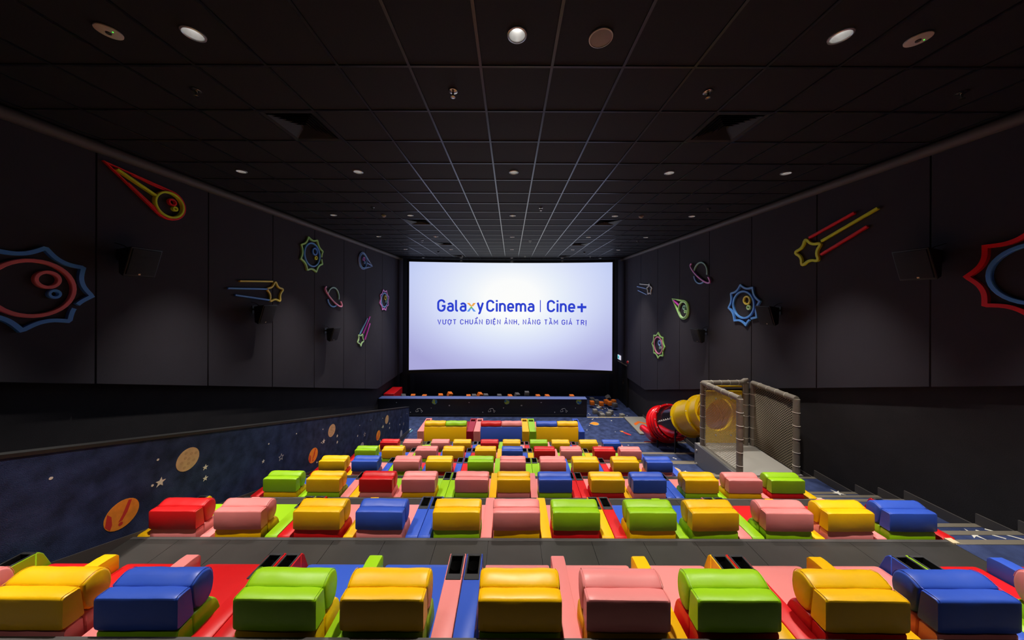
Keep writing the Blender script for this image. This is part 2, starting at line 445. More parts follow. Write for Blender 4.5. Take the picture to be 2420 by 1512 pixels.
for rep in range(-1, 4):
    def D(x, y):
        p = at_x(x, y, XD) + STEP*rep; p.x = XD; return p
    def ok(p): return 1.6 < p.y < YE-.15 and p.z < ztop(p.y)-.1 and p.z > znose(p.y)+.12
    p = D(444, 1085)
    if ok(p):
        mo = decal_disc(p, .128, 'print_moon', dv, 'moon_print', 28)
        for q in range(9):
            a = q*2.4; rr = .03*math.sqrt(q)+.01
            decal_disc(Vector((.0032, rr*math.cos(a), rr*math.sin(a)))+p, .017, 'print_crater', mo, 'crater', 10, t=.0008)
    p = D(288, 1215)
    if ok(p):
        pl = decal_disc(p, .135, 'print_orange', dv, 'planet_print', 28)
        decal_poly(p+Vector((.0035,0,0)), [(-.03,-.06),(.0,-.01),(.05,.11),(.075,.10),(.04,.0),(.0,-.06)], 'print_red', pl, 'planet_stripe', t=.0008)
        decal_disc(p+Vector((.0035,-.012,-.085)), .018, 'print_red', pl, 'planet_spot', 10, t=.0008)
        decal_poly(p+Vector((.0035,0,0)), [(-.126,-.04),(-.09,-.095),(-.075,-.05),(-.08,.03),(-.11,.07)], 'print_red', pl, 'planet_edge', t=.0008)
    for (x, y, r) in ((379,1139,.052),(485,1104,.036),(485,1130,.036),(551,1028,.036),(622,1090,.03),(752,1095,.03)):
        p = D(x, y)
        if ok(p): decal_poly(p, star_pts(r, .2), 'print_white', dv, 'star_print')
    p = D(664, 1080)
    if ok(p):
        o_ = star_pts(.062, .15); i_ = star_pts(.045, .15); mb = MB(); n = 10
        mb.add([p+Vector((.003,u,v)) for u,v in o_]+[p+Vector((.003,u,v)) for u,v in i_], [[i,(i+1)%n,n+(i+1)%n,n+i] for i in range(n)])
        mb.build('star_outline_print', 'print_white', dv)
    for (x, y, r) in ((373,1086,.012),(360,1147,.012),(322,1241,.016),(850,1005,.012),(120,1130,.012)):
        p = D(x, y)
        if ok(p): decal_disc(p, r, 'print_white', dv, 'dot_print', 8)
for (x, y, rx, rz) in ((948,1025,.10,.13),(855,1055,.10,.10)):
    p = at_x(x, y, XD); p.x = XD
    decal_disc(p, rx, 'print_pale', dv, 'planet_print', 20, ry=rz)
# prints in the aisle carpet
def fpr(x, y, z): p = at_z(x, y, z); p.z = z + .001; return p
p = fpr(1406, 1001, 0)
decal_disc(p, .17, 'print_cyan', fl, 'planet_ring_print', 24, 'z')
decal_disc(p+Vector((.0,0,.003)), .15, 'print_orange', fl, 'planet_print', 24, 'z')
decal_disc(p+Vector((-.16,.0,.001)), .05, 'print_orange', fl, 'planet_print', 12, 'z')
p = fpr(1481, 1024, 0)
decal_poly(p, [(-.10,.12),(-.02,.10),(.13,-.10),(.10,-.16),(.0,-.12),(-.09,.02)], 'print_red', fl, 'rocket_print', 'z')
decal_poly(p+Vector((-.12,.16,0)), [(-.07,.06),(.05,.05),(.06,-.06),(-.03,-.04)], 'print_orange', fl, 'flame_print', 'z')
for (x, y, r) in ((1395,986,.025),(1402,989,.022),(1411,987,.02),(1400,991,.03),(1445,994,.03),(1393,1005,.02),(1454,1020,.015),(1430,988,.012),(1387,1016,.02)):
    decal_disc(fpr(x, y, 0), r, 'print_white', fl, 'star_print', 8, 'z')
p = fpr(958, 1012, 0)
for q in range(7):
    decal_poly(p+Vector((-.30+.1*q, .3-.09*q, 0)), [(-.03,-.10),(.02,-.12),(.05,.10),(.0,.12)], 'print_white' if q % 2 else 'print_cyan', fl, 'rocket_print', 'z')
p = fpr(1595, 1111, ZF[4]); decal_disc(p, .12, 'print_moon', fl, 'moon_print', 20, 'z')
for (x, y, z, r) in ((1621,1115,ZF[4],.05),(1592,1082,ZF[5]+.14,.03),(1597,1084,ZF[5]+.14,.03),(1578,1055,ZF[6]+.14,.03),(1583,1057,ZF[6]+.14,.03),(1485,1052,ZF[6]+.1,.03)):
    p = fpr(x, y, z); decal_poly(p, star_pts(r, .3), 'print_white', fl, 'star_print', 'z')
zt = ZF[2] + (ZF[1]-ZF[2])/3*2
p = at_z(2300, 1263, zt); p.z = zt+.001
decal_poly(p, star_pts(.09, .3, .3), 'print_white', fl, 'star_print', 'z')
for q, (dx, dy, L_, a) in enumerate(((.19,.0,.16,1.1),(.36,-.01,.24,.9))):
    decal_poly(p+Vector((dx,dy,0)), [(-L_/2,L_*.35),(-L_/2+.02,L_*.35+.01),(L_/2,-L_*.35),(L_/2-.02,-L_*.35-.01)], 'print_white', fl, 'star_print', 'z')
zt = ZF[3] + (ZF[2]-ZF[3])/3*2
p = at_z(1980, 1165, zt); p.z = zt+.001
decal_poly(p, star_pts(.09, .9, .3), 'print_white', fl, 'star_print', 'z')
# pit floor print
for q in range(5):
    p = fpr(1408+3*q, 958+q, ZP); decal_poly(p, [(-.03,-.3),(.02,-.32),(.04,.2),(.0,.22)], 'print_white', fl, 'rocket_print', 'z')
for (x, y) in ((1391,977),(1394,980),(1450,979),(1453,981),(1482,982),(1438,968),(1398,962),(1423,966),(1430,965),(1436,965)):
    decal_disc(fpr(x, y, ZP), .03, 'print_white', fl, 'star_print', 8, 'z')

# ------------------------------------------------------------------ screen
scr = struct('cinema_screen'); del scr['kind']
tag(scr, 'large bright curved cinema screen showing blue lettering on a white glow', 'screen')
SX = 4.985; ZS0, ZS1 = CZ-3.49, CZ+1.83
def scy(X): return 15.12 - 0.42*(X/SX)**2
NS = 48
mb = MB()
vs = []; fs = []
for i in range(NS+1):
    X = -SX + 2*SX*i/NS; y = scy(X)
    vs += [(X, y, ZS0), (X, y, ZS1), (X, y+.02, ZS0), (X, y+.02, ZS1)]
for i in range(NS):
    a, b = 4*i, 4*(i+1)
    fs += [(a, b, b+1, a+1), (a+2, a+3, b+3, b+2), (a, a+2, b+2, b), (a+1, b+1, b+3, a+3)]
fs += [(0,1,3,2), (4*NS, 4*NS+2, 4*NS+3, 4*NS+1)]
mb.add(vs, fs)
m = bpy.data.materials.new('screen_picture'); m.use_nodes = True; nt = m.node_tree; nt.nodes.remove(nt.nodes['Principled BSDF'])
tc = nt.nodes.new('ShaderNodeTexCoord'); mp = nt.nodes.new('ShaderNodeMapping')
mp.inputs['Location'].default_value = (-0.03, 0, -(CZ+0.02)*0.95*1.0); mp.inputs['Scale'].default_value = (0.66, 0, 0.95)
gr = nt.nodes.new('ShaderNodeVectorMath'); gr.operation = 'LENGTH'
rp = nt.nodes.new('ShaderNodeValToRGB'); cr = rp.color_ramp
mr = nt.nodes.new('ShaderNodeMath'); mr.operation = 'DIVIDE'; mr.inputs[1].default_value = 4.0
cr.elements[0].position = 0.0; cr.elements[0].color = lin(253, 253, 251)
cr.elements[1].position = 1.0; cr.elements[1].color = lin(170, 168, 218)
for pos, c in ((0.22, (250,252,252)), (0.42, (226,234,250)), (0.62, (208,214,246)), (0.8, (188,190,232))):
    e = cr.elements.new(pos); e.color = lin(*c)
em = nt.nodes.new('ShaderNodeEmission'); em.inputs[1].default_value = SCREEN_E
nt.links.new(tc.outputs['Object'], mp.inputs['Vector']); nt.links.new(mp.outputs[0], gr.inputs[0]); nt.links.new(gr.outputs['Value'], mr.inputs[0])
rp2 = nt.nodes.new('ShaderNodeValToRGB'); c2 = rp2.color_ramp
c2.elements[0].position = 0.0; c2.elements[0].color = lin(253, 253, 251); c2.elements[1].position = 1.0; c2.elements[1].color = lin(184, 196, 240)
for pos, c in ((0.22, (251,252,252)), (0.42, (232,239,250)), (0.62, (216,224,249)), (0.8, (202,212,246))):
    e = c2.elements.new(pos); e.color = lin(*c)
sp = nt.nodes.new('ShaderNodeSeparateXYZ'); nt.links.new(tc.outputs['Object'], sp.inputs[0])
fz = nt.nodes.new('ShaderNodeMapRange'); fz.inputs[1].default_value = ZS0+.6; fz.inputs[2].default_value = ZS1-.6; nt.links.new(sp.outputs['Z'], fz.inputs[0])
mx = nt.nodes.new('ShaderNodeMix'); mx.data_type = 'RGBA'; nt.links.new(fz.outputs[0], mx.inputs[0]); nt.links.new(rp.outputs[0], mx.inputs[6]); nt.links.new(rp2.outputs[0], mx.inputs[7])
nt.links.new(mr.outputs[0], rp.inputs[0]); nt.links.new(mr.outputs[0], rp2.inputs[0]); nt.links.new(mx.outputs[2], em.inputs[0]); nt.links.new(em.outputs[0], nt.nodes['Material Output'].inputs[0])
MATS['screen_picture'] = m
mb.build('screen_surface', 'screen_picture', scr)
# black border following the curve
for za, zb in ((ZS0-.16, ZS0-.002), (ZS1+.002, ZS1+.12)):
    mb = MB()
    for i in range(NS):
        Xa, Xb = -SX+2*SX*i/NS, -SX+2*SX*(i+1)/NS
        ya, yb = scy(Xa)-.03, scy(Xb)-.03
        mb.add([(Xa,ya,za),(Xb,yb,za),(Xb,yb+.08,za),(Xa,ya+.08,za),(Xa,ya,zb),(Xb,yb,zb),(Xb,yb+.08,zb),(Xa,ya+.08,zb)],
               [(0,3,2,1),(4,5,6,7),(0,1,5,4),(2,3,7,6)])
    mb.build('screen_border', 'void_black', scr)
for X in (-SX-.085, SX+.005):
    MB().box(X, X+.08, scy(SX)-.04, scy(SX)+.06, ZS0-.16, ZS1+.12).build('screen_border', 'void_black', scr)
YT = 15.09
def AR(cx, cy, rx, ry, a0, a1, n=12):
    return [(cx+rx*math.cos(math.radians(a0+(a1-a0)*k/n)), cy+ry*math.sin(math.radians(a0+(a1-a0)*k/n))) for k in range(n+1)]
X_ = .70   # x-height
def glyphs():
    g = {}
    C = AR(.30,.70,.30,.30,8,180)+AR(.30,.30,.30,.30,180,352)
    g['C'] = (.60, [C]); g['G'] = (.60, [AR(.30,.70,.30,.30,12,180)+AR(.30,.30,.30,.30,180,360)+[(.60,.46),(.34,.46)]])
    g['a'] = (.47, [AR(.235,.46,.235,.24,150,0)+[(.47,0)], [(.47,.41),(.21,.41)]+AR(.21,.205,.21,.205,90,270)+[(.30,.0)]+AR(.30,.17,.17,.17,270,360,6)])
    g['l'] = (.13, [[(0,1.03),(0,.15)]+AR(.15,.15,.15,.15,180,270,6)+[(.19,0)]])
    g['i'] = (.0, [[(0,-.07),(0,X_+.07)], [(0,.90),(0,1.07)]])
    g['n'] = (.46, [[(0,-.07),(0,X_+.07)], AR(.23,.44,.23,.26,170,0)+[(.46,-.07)]])
    g['m'] = (.84, [[(0,-.07),(0,X_+.07)], AR(.21,.44,.21,.26,170,0)+[(.42,-.07)], AR(.63,.44,.21,.26,170,0)+[(.84,-.07)]])
    g['e'] = (.48, [[(.02,.34),(.48,.34)]+AR(.24,.45,.24,.25,0,180)+AR(.24,.25,.24,.25,180,325)])
    g['y'] = (.50, [[(0,X_+.07),(.25,.03)], [(.50,X_+.07),(.22,-.13)]+AR(.09,-.11,.13,.15,-20,-100,5)])
    # capitals of the line below (0..1 high)
    g['V'] = (.62, [[(0,1.05),(.31,0),(.62,1.05)]]); g['T'] = (.60, [[(0,1),(.60,1)], [(.30,1),(.30,-.05)]])
    U = [(0,1.05),(0,.29)]+AR(.29,.29,.29,.29,180,360)+[(.58,1.05)]
    g['U'] = (.58, [U]); g['\u01af'] = (.66, [U, AR(.60,1.0,.13,.16,-70,20,5)])
    O = AR(.30,.70,.30,.30,0,180)+AR(.30,.30,.30,.30,180,360)+[(.60,.70)]
    DOT = lambda x: [[(x,-.30),(x,-.16)]]
    CIR = lambda x, y=1.16: [[(x-.17,y),(x,y+.15),(x+.17,y)]]
    HOOK = lambda x, y: [AR(x,y+.12,.09,.09,170,-60,7)+[(x,y-.02)]]
    g['\u1ee2'] = (.66, [O, AR(.60,.90,.13,.18,-60,30,5)]+DOT(.30))
    g['H'] = (.56, [[(0,-.05),(0,1.05)], [(.56,-.05),(.56,1.05)], [(0,.52),(.56,.52)]])
    A = [[(0,-.05),(.31,1.0),(.62,-.05)], [(.12,.27),(.50,.27)]]
    g['A'] = (.62, A); g['\u1ea8'] = (.62, A+CIR(.31)+HOOK(.52,1.30)); g['\u1ea2'] = (.62, A+HOOK(.31,1.16)); g['\u00c2'] = (.62, A+CIR(.31))
    g['\u1ea6'] = (.62, A+CIR(.31)+[[(.02,1.50),(.14,1.34)]]); g['\u00c1'] = (.62, A+[[(.28,1.16),(.42,1.36)]])
    g['N'] = (.58, [[(0,-.05),(0,1.0),(.58,0),(.58,1.05)]]); g['M'] = (.74, [[(0,-.05),(0,1.0),(.37,.30),(.74,1.0),(.74,-.05)]])
    g['\u0110'] = (.60, [[(.02,0),(.02,1),(.28,1)]+AR(.30,.70,.28,.30,90,0)+AR(.30,.30,.28,.30,0,-90)+[(.02,0),(.02,.1)], [(-.12,.5),(.28,.5)]])
    g['I'] = (.0, [[(0,-.05),(0,1.05)]]); g['\u1eca'] = (.0, [[(0,-.05),(0,1.05)]]+DOT(.0))
    E_ = [[(.50,1),(0,1),(0,0),(.50,0)], [(0,.52),(.44,.52)]]
    g['\u1ec6'] = (.50, E_+CIR(.26)+DOT(.26))
    g['R'] = (.56, [[(0,-.05),(0,1),(.30,1)]+AR(.30,.74,.25,.26,90,-90)+[(0,.48)], [(.28,.48),(.56,-.05)]])
    g[','] = (.06, [[(.05,.10),(.0,-.22)]])
    return g
GL = glyphs()
def strip(mb, pts, wd, fx, fz):
    P = [Vector(p) for p in pts]; n = len(P); L_, R_2 = [], []
    for i in range(n):
        d1 = (P[i]-P[i-1]) if i else (P[1]-P[0]); d2 = (P[i+1]-P[i]) if i < n-1 else (P[i]-P[i-1])
        if d1.length < 1e-7: d1 = d2
        if d2.length < 1e-7: d2 = d1
        d1.normalize(); d2.normalize(); n1 = Vector((-d1.y, d1.x)); nn = n1+Vector((-d2.y, d2.x))
        if nn.length < 1e-3: nn = n1
        nn.normalize(); k = min(1/max(nn.dot(n1), .4), 2.2)
        L_.append(P[i]+nn*wd/2*k); R_2.append(P[i]-nn*wd/2*k)
    vs = []
    for q in L_+R_2:
        X = fx(q.x); vs.append((X, scy(X)-.012, fz(q.y)))
    mb.add(vs, [(i, i+1, n+i+1, n+i) for i in range(n-1)])
def write(word, x0, x1, ycap, ybase, m, wd=.155, gap=.20, space=.45, name='screen_lettering'):
    """x0, x1: ink limits; ycap, ybase: capital height and baseline, all as seen on the screen."""
    w2 = wd/2; pos = []; x = 0.0
    for ch in word:
        if ch == ' ': x += space; continue
        a = GL[ch][0]; pos.append((ch, x)); x += a+wd+gap
    total = pos[-1][1]+GL[pos[-1][0]][0]
    p0 = at_y(x0, ybase, YT); p1 = at_y(x1, ycap, YT); p0z = at_y((x0+x1)/2, ybase, YT).z; p1z = at_y((x0+x1)/2, ycap, YT).z
    sx = (p1.x-p0.x)/(total+wd); sz = (p1z-p0z)/(1.0+wd)
    mb = MB()
    for ch, xo in pos:
        for st in GL[ch][1]:
            strip(mb, [(xo+u, v) for u, v in st], wd, lambda X: p0.x+(X+w2)*sx, lambda Z: p0z+(Z+w2)*sz)
    return mb.build(name, m, scr, fix=False)
write('Gala', 1035.5, 1103.0, 707.0, 736.3, 'pic_blue', .19, .115)
write('y', 1126.6, 1143.8, 707.0, 736.3, 'pic_blue', .19, .115)
write('Cinema', 1149, 1263.2, 708.4, 737.0, 'pic_blue', .19, .115)
write('Cine', 1292.2, 1358, 708.8, 737.6, 'pic_blue', .19, .115)
def screen_poly(pts, m, name='screen_lettering'):
    vs = [at_y(x, y, YT) for x, y in pts]
    for v in vs: v.y = scy(v.x) - .012
    return MB().add(vs, [list(range(len(vs)))]).build(name, m, scr)
screen_poly([(1276,709),(1278,709),(1278,737.2),(1276,737.2)], 'pic_blue')
screen_poly([(1362.5,722.6),(1370.3,722.6),(1370.3,716.6),(1375.2,716.6),(1375.2,722.6),(1383.2,722.6),(1383.2,728.2),(1375.2,728.2),(1375.2,737.4),(1370.3,737.4),(1370.3,728.2),(1362.5,728.2)], 'pic_blue')
# the four-coloured letter x
screen_poly([(1103.8,715.7),(1109.5,715.7),(1116.5,723.5),(1111.8,723.5)], 'pic_orange')
screen_poly([(1118.8,715.7),(1124.8,715.7),(1118.6,723.5),(1113.4,723.5)], 'pic_orange')
screen_poly([(1114.2,723),(1118.6,728.6),(1109.6,728.6)], 'pic_green')
screen_poly([(1109.6,728.6),(1114.2,728.6),(1109.4,736),(1103.8,736)], 'pic_sky')
screen_poly([(1114.2,728.6),(1118.6,728.6),(1124.8,736),(1119.2,736)], 'pic_sky')
write('V\u01af\u1ee2T CHU\u1ea8N \u0110I\u1ec6N \u1ea2NH, N\u00c2NG T\u1ea6M GI\u00c1 TR\u1eca', 1036, 1383.4, 754.4, 766.6, 'pic_violet', .19, .235, .52)

# ------------------------------------------------------------------ ceiling fittings
LROW = [('nearest', 2.22), ('second', 4.62), ('third', 7.02), ('fourth', 9.42), ('fifth', 11.82), ('last', 14.22)]
LX = [v*K for v in (-4.16, -2.36, 0.04, 2.44, 4.24)]
LROW = [(a, b*K) for a, b in LROW]
POSN = ['leftmost', 'second from left', 'middle', 'second from right', 'rightmost']
dl = {}
def downlight(x, y, label, group, power, first):
    t = thing('downlight', (x, y, ZC), label, 'downlight', group)
    if not dl:
        dl['rim'] = MB().lathe((0,0,0), (0,0,1), [(.060,.004),(.062,-.006),(.066,-.010),(.076,-.006),(.078,.004)], 24).build('rim', 'reflector', t, smooth=True)
        dl['ref'] = MB().lathe((0,0,0), (0,0,1), [(.061,.0),(.054,.03),(.030,.075)], 24).build('reflector', 'reflector', t, smooth=True, fix=False)
        dl['lamp'] = MB().lathe((0,0,0), (0,0,1), [(.031,.073),(.02,.068),(.002,.066)], 20).build('lamp', 'lamp_glow', t, smooth=True)
    else:
        shared(dl['rim'], 'reflector', t); shared(dl['ref'], 'reflector', t); shared(dl['lamp'], 'lamp_glow', t)
    ld = bpy.data.lights.new('downlight_beam', 'SPOT'); ld.energy = power; ld.spot_size = math.radians(62); ld.spot_blend = 1.0
    ld.shadow_soft_size = 0.05; ld.color = (1.0, 0.93, 0.84)
    lo = bpy.data.objects.new('downlight_beam', ld); COL.objects.link(lo); lo.parent = t; lo.location = (0, 0, -.015)
for rn, y in LROW:
    for i, x in enumerate(LX):
        downlight(x, y, 'recessed round downlight, %s in the %s ceiling row' % (POSN[i], rn if rn != 'last' else 'screen-side'), 'ceiling downlights', SPOT_W*(0.03 if rn == 'last' else 1.0), False)
for i, x in enumerate(LX):
    downlight(x, -0.18*K, 'recessed round downlight behind the camera, %s of its row' % POSN[i], 'ceiling downlights', SPOT_W*(0.5, 0.45, 0.04, 0.22, 0.1)[i], False)
# air diffusers: nested square vanes
ACN = {1: 'nearest', 8: 'second', 13: 'third', 18: 'farthest'}
acp = None
for (i, j) in sorted(AC):
    c = Vector((GX0+T*(i+.5), GY0+T*(j+.5), ZC))
    t = thing('air_diffuser', c, 'square black air diffuser with nested vanes, %s on the %s side of the ceiling' % (ACN[j], 'left' if i < 0 else 'right'), 'air vent', 'ceiling air diffusers')
    if acp is None:
        acp = []
        mb = MB()
        for q in range(4):
            a = q*math.pi/2; ca, sa = math.cos(a)*K, math.sin(a)*K
            def R2(x, y, z): return (x*ca-y*sa, x*sa+y*ca, z)
            mb.add([R2(-.29,-.29,-.006),R2(.29,-.29,-.006),R2(.25,-.25,.0),R2(-.25,-.25,.0)], [(0,1,2,3)])
        acp.append(mb.build('frame', 'vent', t))
        for n_ in range(6):
            r = .25 - n_*.038; mb = MB()
            for q in range(4):
                a = q*math.pi/2; ca, sa = math.cos(a), math.sin(a)
                def R2(x, y, z): return (x*ca-y*sa, x*sa+y*ca, z)
                mb.add([R2(-r,-r,-.008),R2(r,-r,-.008),R2(r-.03,-r+.03,.03),R2(-r+.03,-r+.03,.03)], [(0,1,2,3)])
            acp.append(mb.build('vane', 'vent', t))
        acp.append(MB().box(-.29*K,.29*K,-.29*K,.29*K,.04,.045).build('backing', 'void_black', t))
    else:
        for p in acp: shared(p, p.material_slots[0].material, t)
# sprinklers
spp = None
SPK = [(-2.97,2.82,'nearest row far left'),(-.55,2.82,'nearest row left of centre'),(1.85,2.82,'nearest row right of centre'),(4.24,2.82,'nearest row far right'),
       (-2.97,6.42,'middle row on the left'),(.64,6.42,'middle row at the centre'),(4.24,6.42,'middle row on the right'),(.64,10.02,'far row at the centre'),(4.24,10.02,'far row on the right'),(-2.97,10.02,'far row on the left'),(-2.2,13.6,'row by the screen on the left'),(.64,13.6,'row by the screen at the centre'),(3.6,13.6,'row by the screen on the right')]
for x, y, nm in SPK:
    t = thing('sprinkler', (x*K, y*K, ZC), 'small chrome sprinkler head hanging from the ceiling, %s' % nm, 'sprinkler', 'ceiling sprinklers')
    if spp is None:
        a = MB().lathe((0,0,0),(0,0,-1),[(.045,.0),(.044,.006),(.03,.012),(.012,.013)],18).build('escutcheon','chrome',t,smooth=True)
        b = MB().lathe((0,0,0),(0,0,-1),[(.011,.01),(.010,.03),(.006,.045),(.005,.06)],10).build('body','chrome',t,smooth=True)
        c = MB().lathe((0,0,0),(0,0,-1),[(.001,.058),(.022,.060),(.024,.063),(.001,.066)],14).build('deflector','chrome',t,smooth=True)
        spp = (a, b, c)
    else:
        for p in spp: shared(p, 'chrome', t)
# emergency lights, ceiling loudspeaker, smoke detectors
for x, y, nm in ((-2.96, 2.2, 'left'), (3.04, 2.24, 'right')):
    t = thing('emergency_light', (x*K, y*K, ZC), 'round white emergency light disc with green LED, %s side of the ceiling' % nm, 'emergency light', 'emergency lights')
    MB().lathe((0,0,0),(0,0,-1),[(.075,0),(.074,.008),(.066,.012),(.001,.013)],28).build('cover','white_plastic',t,smooth=True)
    MB().lathe((.0,0,-.013),(0,0,-1),[(.017,0),(.016,.008),(.010,.010),(.001,.006)],18).build('lens','cup_plastic',t,smooth=True)
    MB().lathe((.04,-.005,-.012),(0,0,-1),[(.004,0),(.003,.003),(.001,.003)],8).build('led','led_green',t)
t = thing('ceiling_loudspeaker', (.667*K, 2.24*K, ZC), 'round cream ceiling loudspeaker grille near the middle downlight', 'speaker')
MB().lathe((0,0,0),(0,0,-1),[(.093,0),(.092,.008),(.084,.010)],32).build('rim','white_plastic',t,smooth=True)
MB().lathe((0,0,0),(0,0,-1),[(.084,.006),(.05,.0085),(.001,.009)],32).build('grille','grille_cream',t,smooth=True)
for x, y, nm, mm in ((-2.98,7.02,'left, beyond the second downlight row','white_plastic'),(3.05,7.02,'right, beyond the second downlight row','white_plastic'),(-3.0,12.4,'left, close to the screen','cup_plastic'),(3.04,12.4,'right, close to the screen','cup_plastic')):
    t = thing('smoke_detector', (x*K, y*K, ZC), 'small round smoke detector on the ceiling, %s' % nm, 'smoke detector', 'smoke detectors')
    MB().lathe((0,0,0),(0,0,-1),[(.055,0),(.055,.018),(.04,.02)],20).build('base',mm,t,smooth=True)
    MB().lathe((0,0,0),(0,0,-1),[(.04,.02),(.042,.03),(.03,.045),(.001,.047)],20).build('head',mm,t,smooth=True)

# ------------------------------------------------------------------ wall decorations: unlit painted tubing, none of it a lamp
def ribbon(pts, wd, X, sg, depth=.055, closed=True, off=.0):
    """pts: (Y, Z) centreline on the wall plane; a bar of width wd standing depth proud of it."""
    n = len(pts); P = [Vector(p) for p in pts]; L, R = [], []
    for i in range(n):
        a = P[i-1] if (closed or i > 0) else P[i]; b = P[(i+1) % n] if (closed or i < n-1) else P[i]
        d1 = (P[i]-a); d2 = (b-P[i])
        if d1.length < 1e-6: d1 = d2
        if d2.length < 1e-6: d2 = d1
        d1.normalize(); d2.normalize()
        n1 = Vector((-d1.y, d1.x)); n2 = Vector((-d2.y, d2.x)); nn = n1+n2
        if nn.length < 1e-4: nn = n1
        nn.normalize(); k = min(1/max(nn.dot(n1), .45), 2.0)
        L.append(P[i]+nn*wd/2*k); R.append(P[i]-nn*wd/2*k)
    mb = MB(); Xa, Xb = X + sg*off, X + sg*(off+depth)
    vs = []
    for i in range(n):
        vs += [(Xa,*L[i]),(Xb,*L[i]),(Xb,*R[i]),(Xa,*R[i])]
    fs = []
    for i in range(n if closed else n-1):
        a, b = 4*i, 4*((i+1) % n)
        fs += [(a,a+1,b+1,b),(a+1,a+2,b+2,b+1),(a+2,a+3,b+3,b+2),(a+3,a,b,b+3)]
    if not closed: fs += [(0,3,2,1),(4*(n-1),4*(n-1)+1,4*(n-1)+2,4*(n-1)+3)]
    return mb.add(vs, fs)
def circ(c, r, n=36, a0=0, a1=2*math.pi, ry=None, rot=0.0, su=1):
    full = abs(a1-a0-2*math.pi) < 1e-6; out = []
    for k in range(n if full else n+1):
        a = a0+(a1-a0)*k/n; u, v = r*math.cos(a), (ry or r)*math.sin(a)
        u, v = u*math.cos(rot)-v*math.sin(rot), u*math.sin(rot)+v*math.cos(rot)
        out.append((c[0]+su*u, c[1]+v))
    return out
def wallside(side): return (XL, 1, 1) if side == 'left' else (XR, -1, -1)
def wpt(x, y, X): p = at_x(x, y, X); return (p.y, p.z)
def deco_thing(name, X, c, label, cat='wall art'):
    return thing(name, (X, c[0], c[1]), label, cat, 'space shapes on the walls')
def loc_ribbon(t, pts, wd, sg, name, m, closed=True, depth=.04, off=0.0):
    o = t.location
    return ribbon([(p[0]-o.y, p[1]-o.z) for p in pts], wd, 0, sg, depth, closed, off).build(name, m, t, bevel=.006, seg=1, ang=60)
def sun(side, px, py, label, cols, R=.46, rot=.25, gap=-.45, n=8):
    X, sg, su = wallside(side); c = wpt(px, py, X); R *= K
    t = deco_thing('sun_wall_shape', X, c, label)
    pts = []
    span = 2*math.pi-.14; a_s = gap+.07
    N = 150
    for i in range(N+1):
        a = a_s+span*i/N
        ph = ((a-rot)/(2*math.pi/n)) % 1.0
        k = abs(ph-.5)*2            # 1 at the tip, 0 in the valley
        r = R*(.815+.185*(k**2.2))
        pts.append((c[0]+su*r*math.cos(a), c[1]+r*math.sin(a)))
    loc_ribbon(t, pts, .045, sg, 'spiked_outline', 'deco_'+cols[0], closed=False)
    loc_ribbon(t, circ(c, R*.655), .045, sg, 'ring', 'deco_'+cols[1])
    s = R/.46
    loc_ribbon(t, circ((c[0]+su*.10*s, c[1]+.10*s), .085*s), .04, sg, 'crater_ring', 'deco_'+cols[2])
    loc_ribbon(t, circ((c[0]+su*.15*s, c[1]-.06*s), .04*s, 20), .032, sg, 'small_crater_ring', 'deco_'+cols[3])
def comet(side, head, tip, r, label, cols, lw=.028):
    r *= K; X, sg, su = wallside(side); c = Vector(wpt(*head, X)); tp = Vector(wpt(*tip, X))
    t = deco_thing('comet_wall_shape', X, c, label)
    d = (tp-c); L = d.length; d.normalize(); nn = Vector((-d.y, d.x))
    ro = r*1.17; ph = math.acos(min(1, ro/L)); ang0 = math.atan2(d.y, d.x)
    arc = [(c.x+ro*math.cos(ang0+ph+(2*math.pi-2*ph)*k/28), c.y+ro*math.sin(ang0+ph+(2*math.pi-2*ph)*k/28)) for k in range(29)]
    loc_ribbon(t, [tuple(tp)]+arc, lw, sg, 'teardrop_outline', 'deco_'+cols[0], depth=.045)
    for s_ in (1, -1):
        q = Vector((c.x+ro*.86*math.cos(ang0+s_*ph), c.y+ro*.86*math.sin(ang0+s_*ph))); e = q + (tp-q)*.62
        loc_ribbon(t, [tuple(q), tuple(e)], lw*.8, sg, 'inner_streak', 'deco_'+cols[0], closed=False, depth=.04)
    loc_ribbon(t, circ(c, r), lw*1.15, sg, 'ring', 'deco_'+cols[1], depth=.06)
    a = c + d*r*1.05; b = c + d*(L*.86)
    loc_ribbon(t, [tuple(a), tuple(b)], lw*1.25, sg, 'tail_bar', 'deco_'+cols[2], closed=False, depth=.06)
    loc_ribbon(t, circ((c.x+su*r*.22, c.y+r*.28), r*.24, 20), lw*.9, sg, 'crater_ring', 'deco_'+cols[3], depth=.05)
    loc_ribbon(t, circ((c.x+su*r*.42, c.y-r*.2), r*.15, 16), lw*.9, sg, 'small_crater_ring', 'deco_'+cols[1], depth=.05)
def shooting_star(side, ctr, R, rot, bars, label, col, wd=.042):
    R *= K; X, sg, su = wallside(side); c = wpt(*ctr, X)
    t = deco_thing('shooting_star_wall_shape', X, c, label)
    raw = [(c[0]+su*(R if i % 2 == 0 else R*.5)*math.sin(rot+math.pi*i/5), c[1]+(R if i % 2 == 0 else R*.5)*math.cos(rot+math.pi*i/5)) for i in range(10)]
    loc_ribbon(t, chaikin(raw, 2), wd, sg, 'star_outline', 'deco_'+col)
    for (a, b, m) in bars:
        loc_ribbon(t, [wpt(*a, X), wpt(*b, X)], wd*.9, sg, 'tail_bar', 'deco_'+m, closed=False)
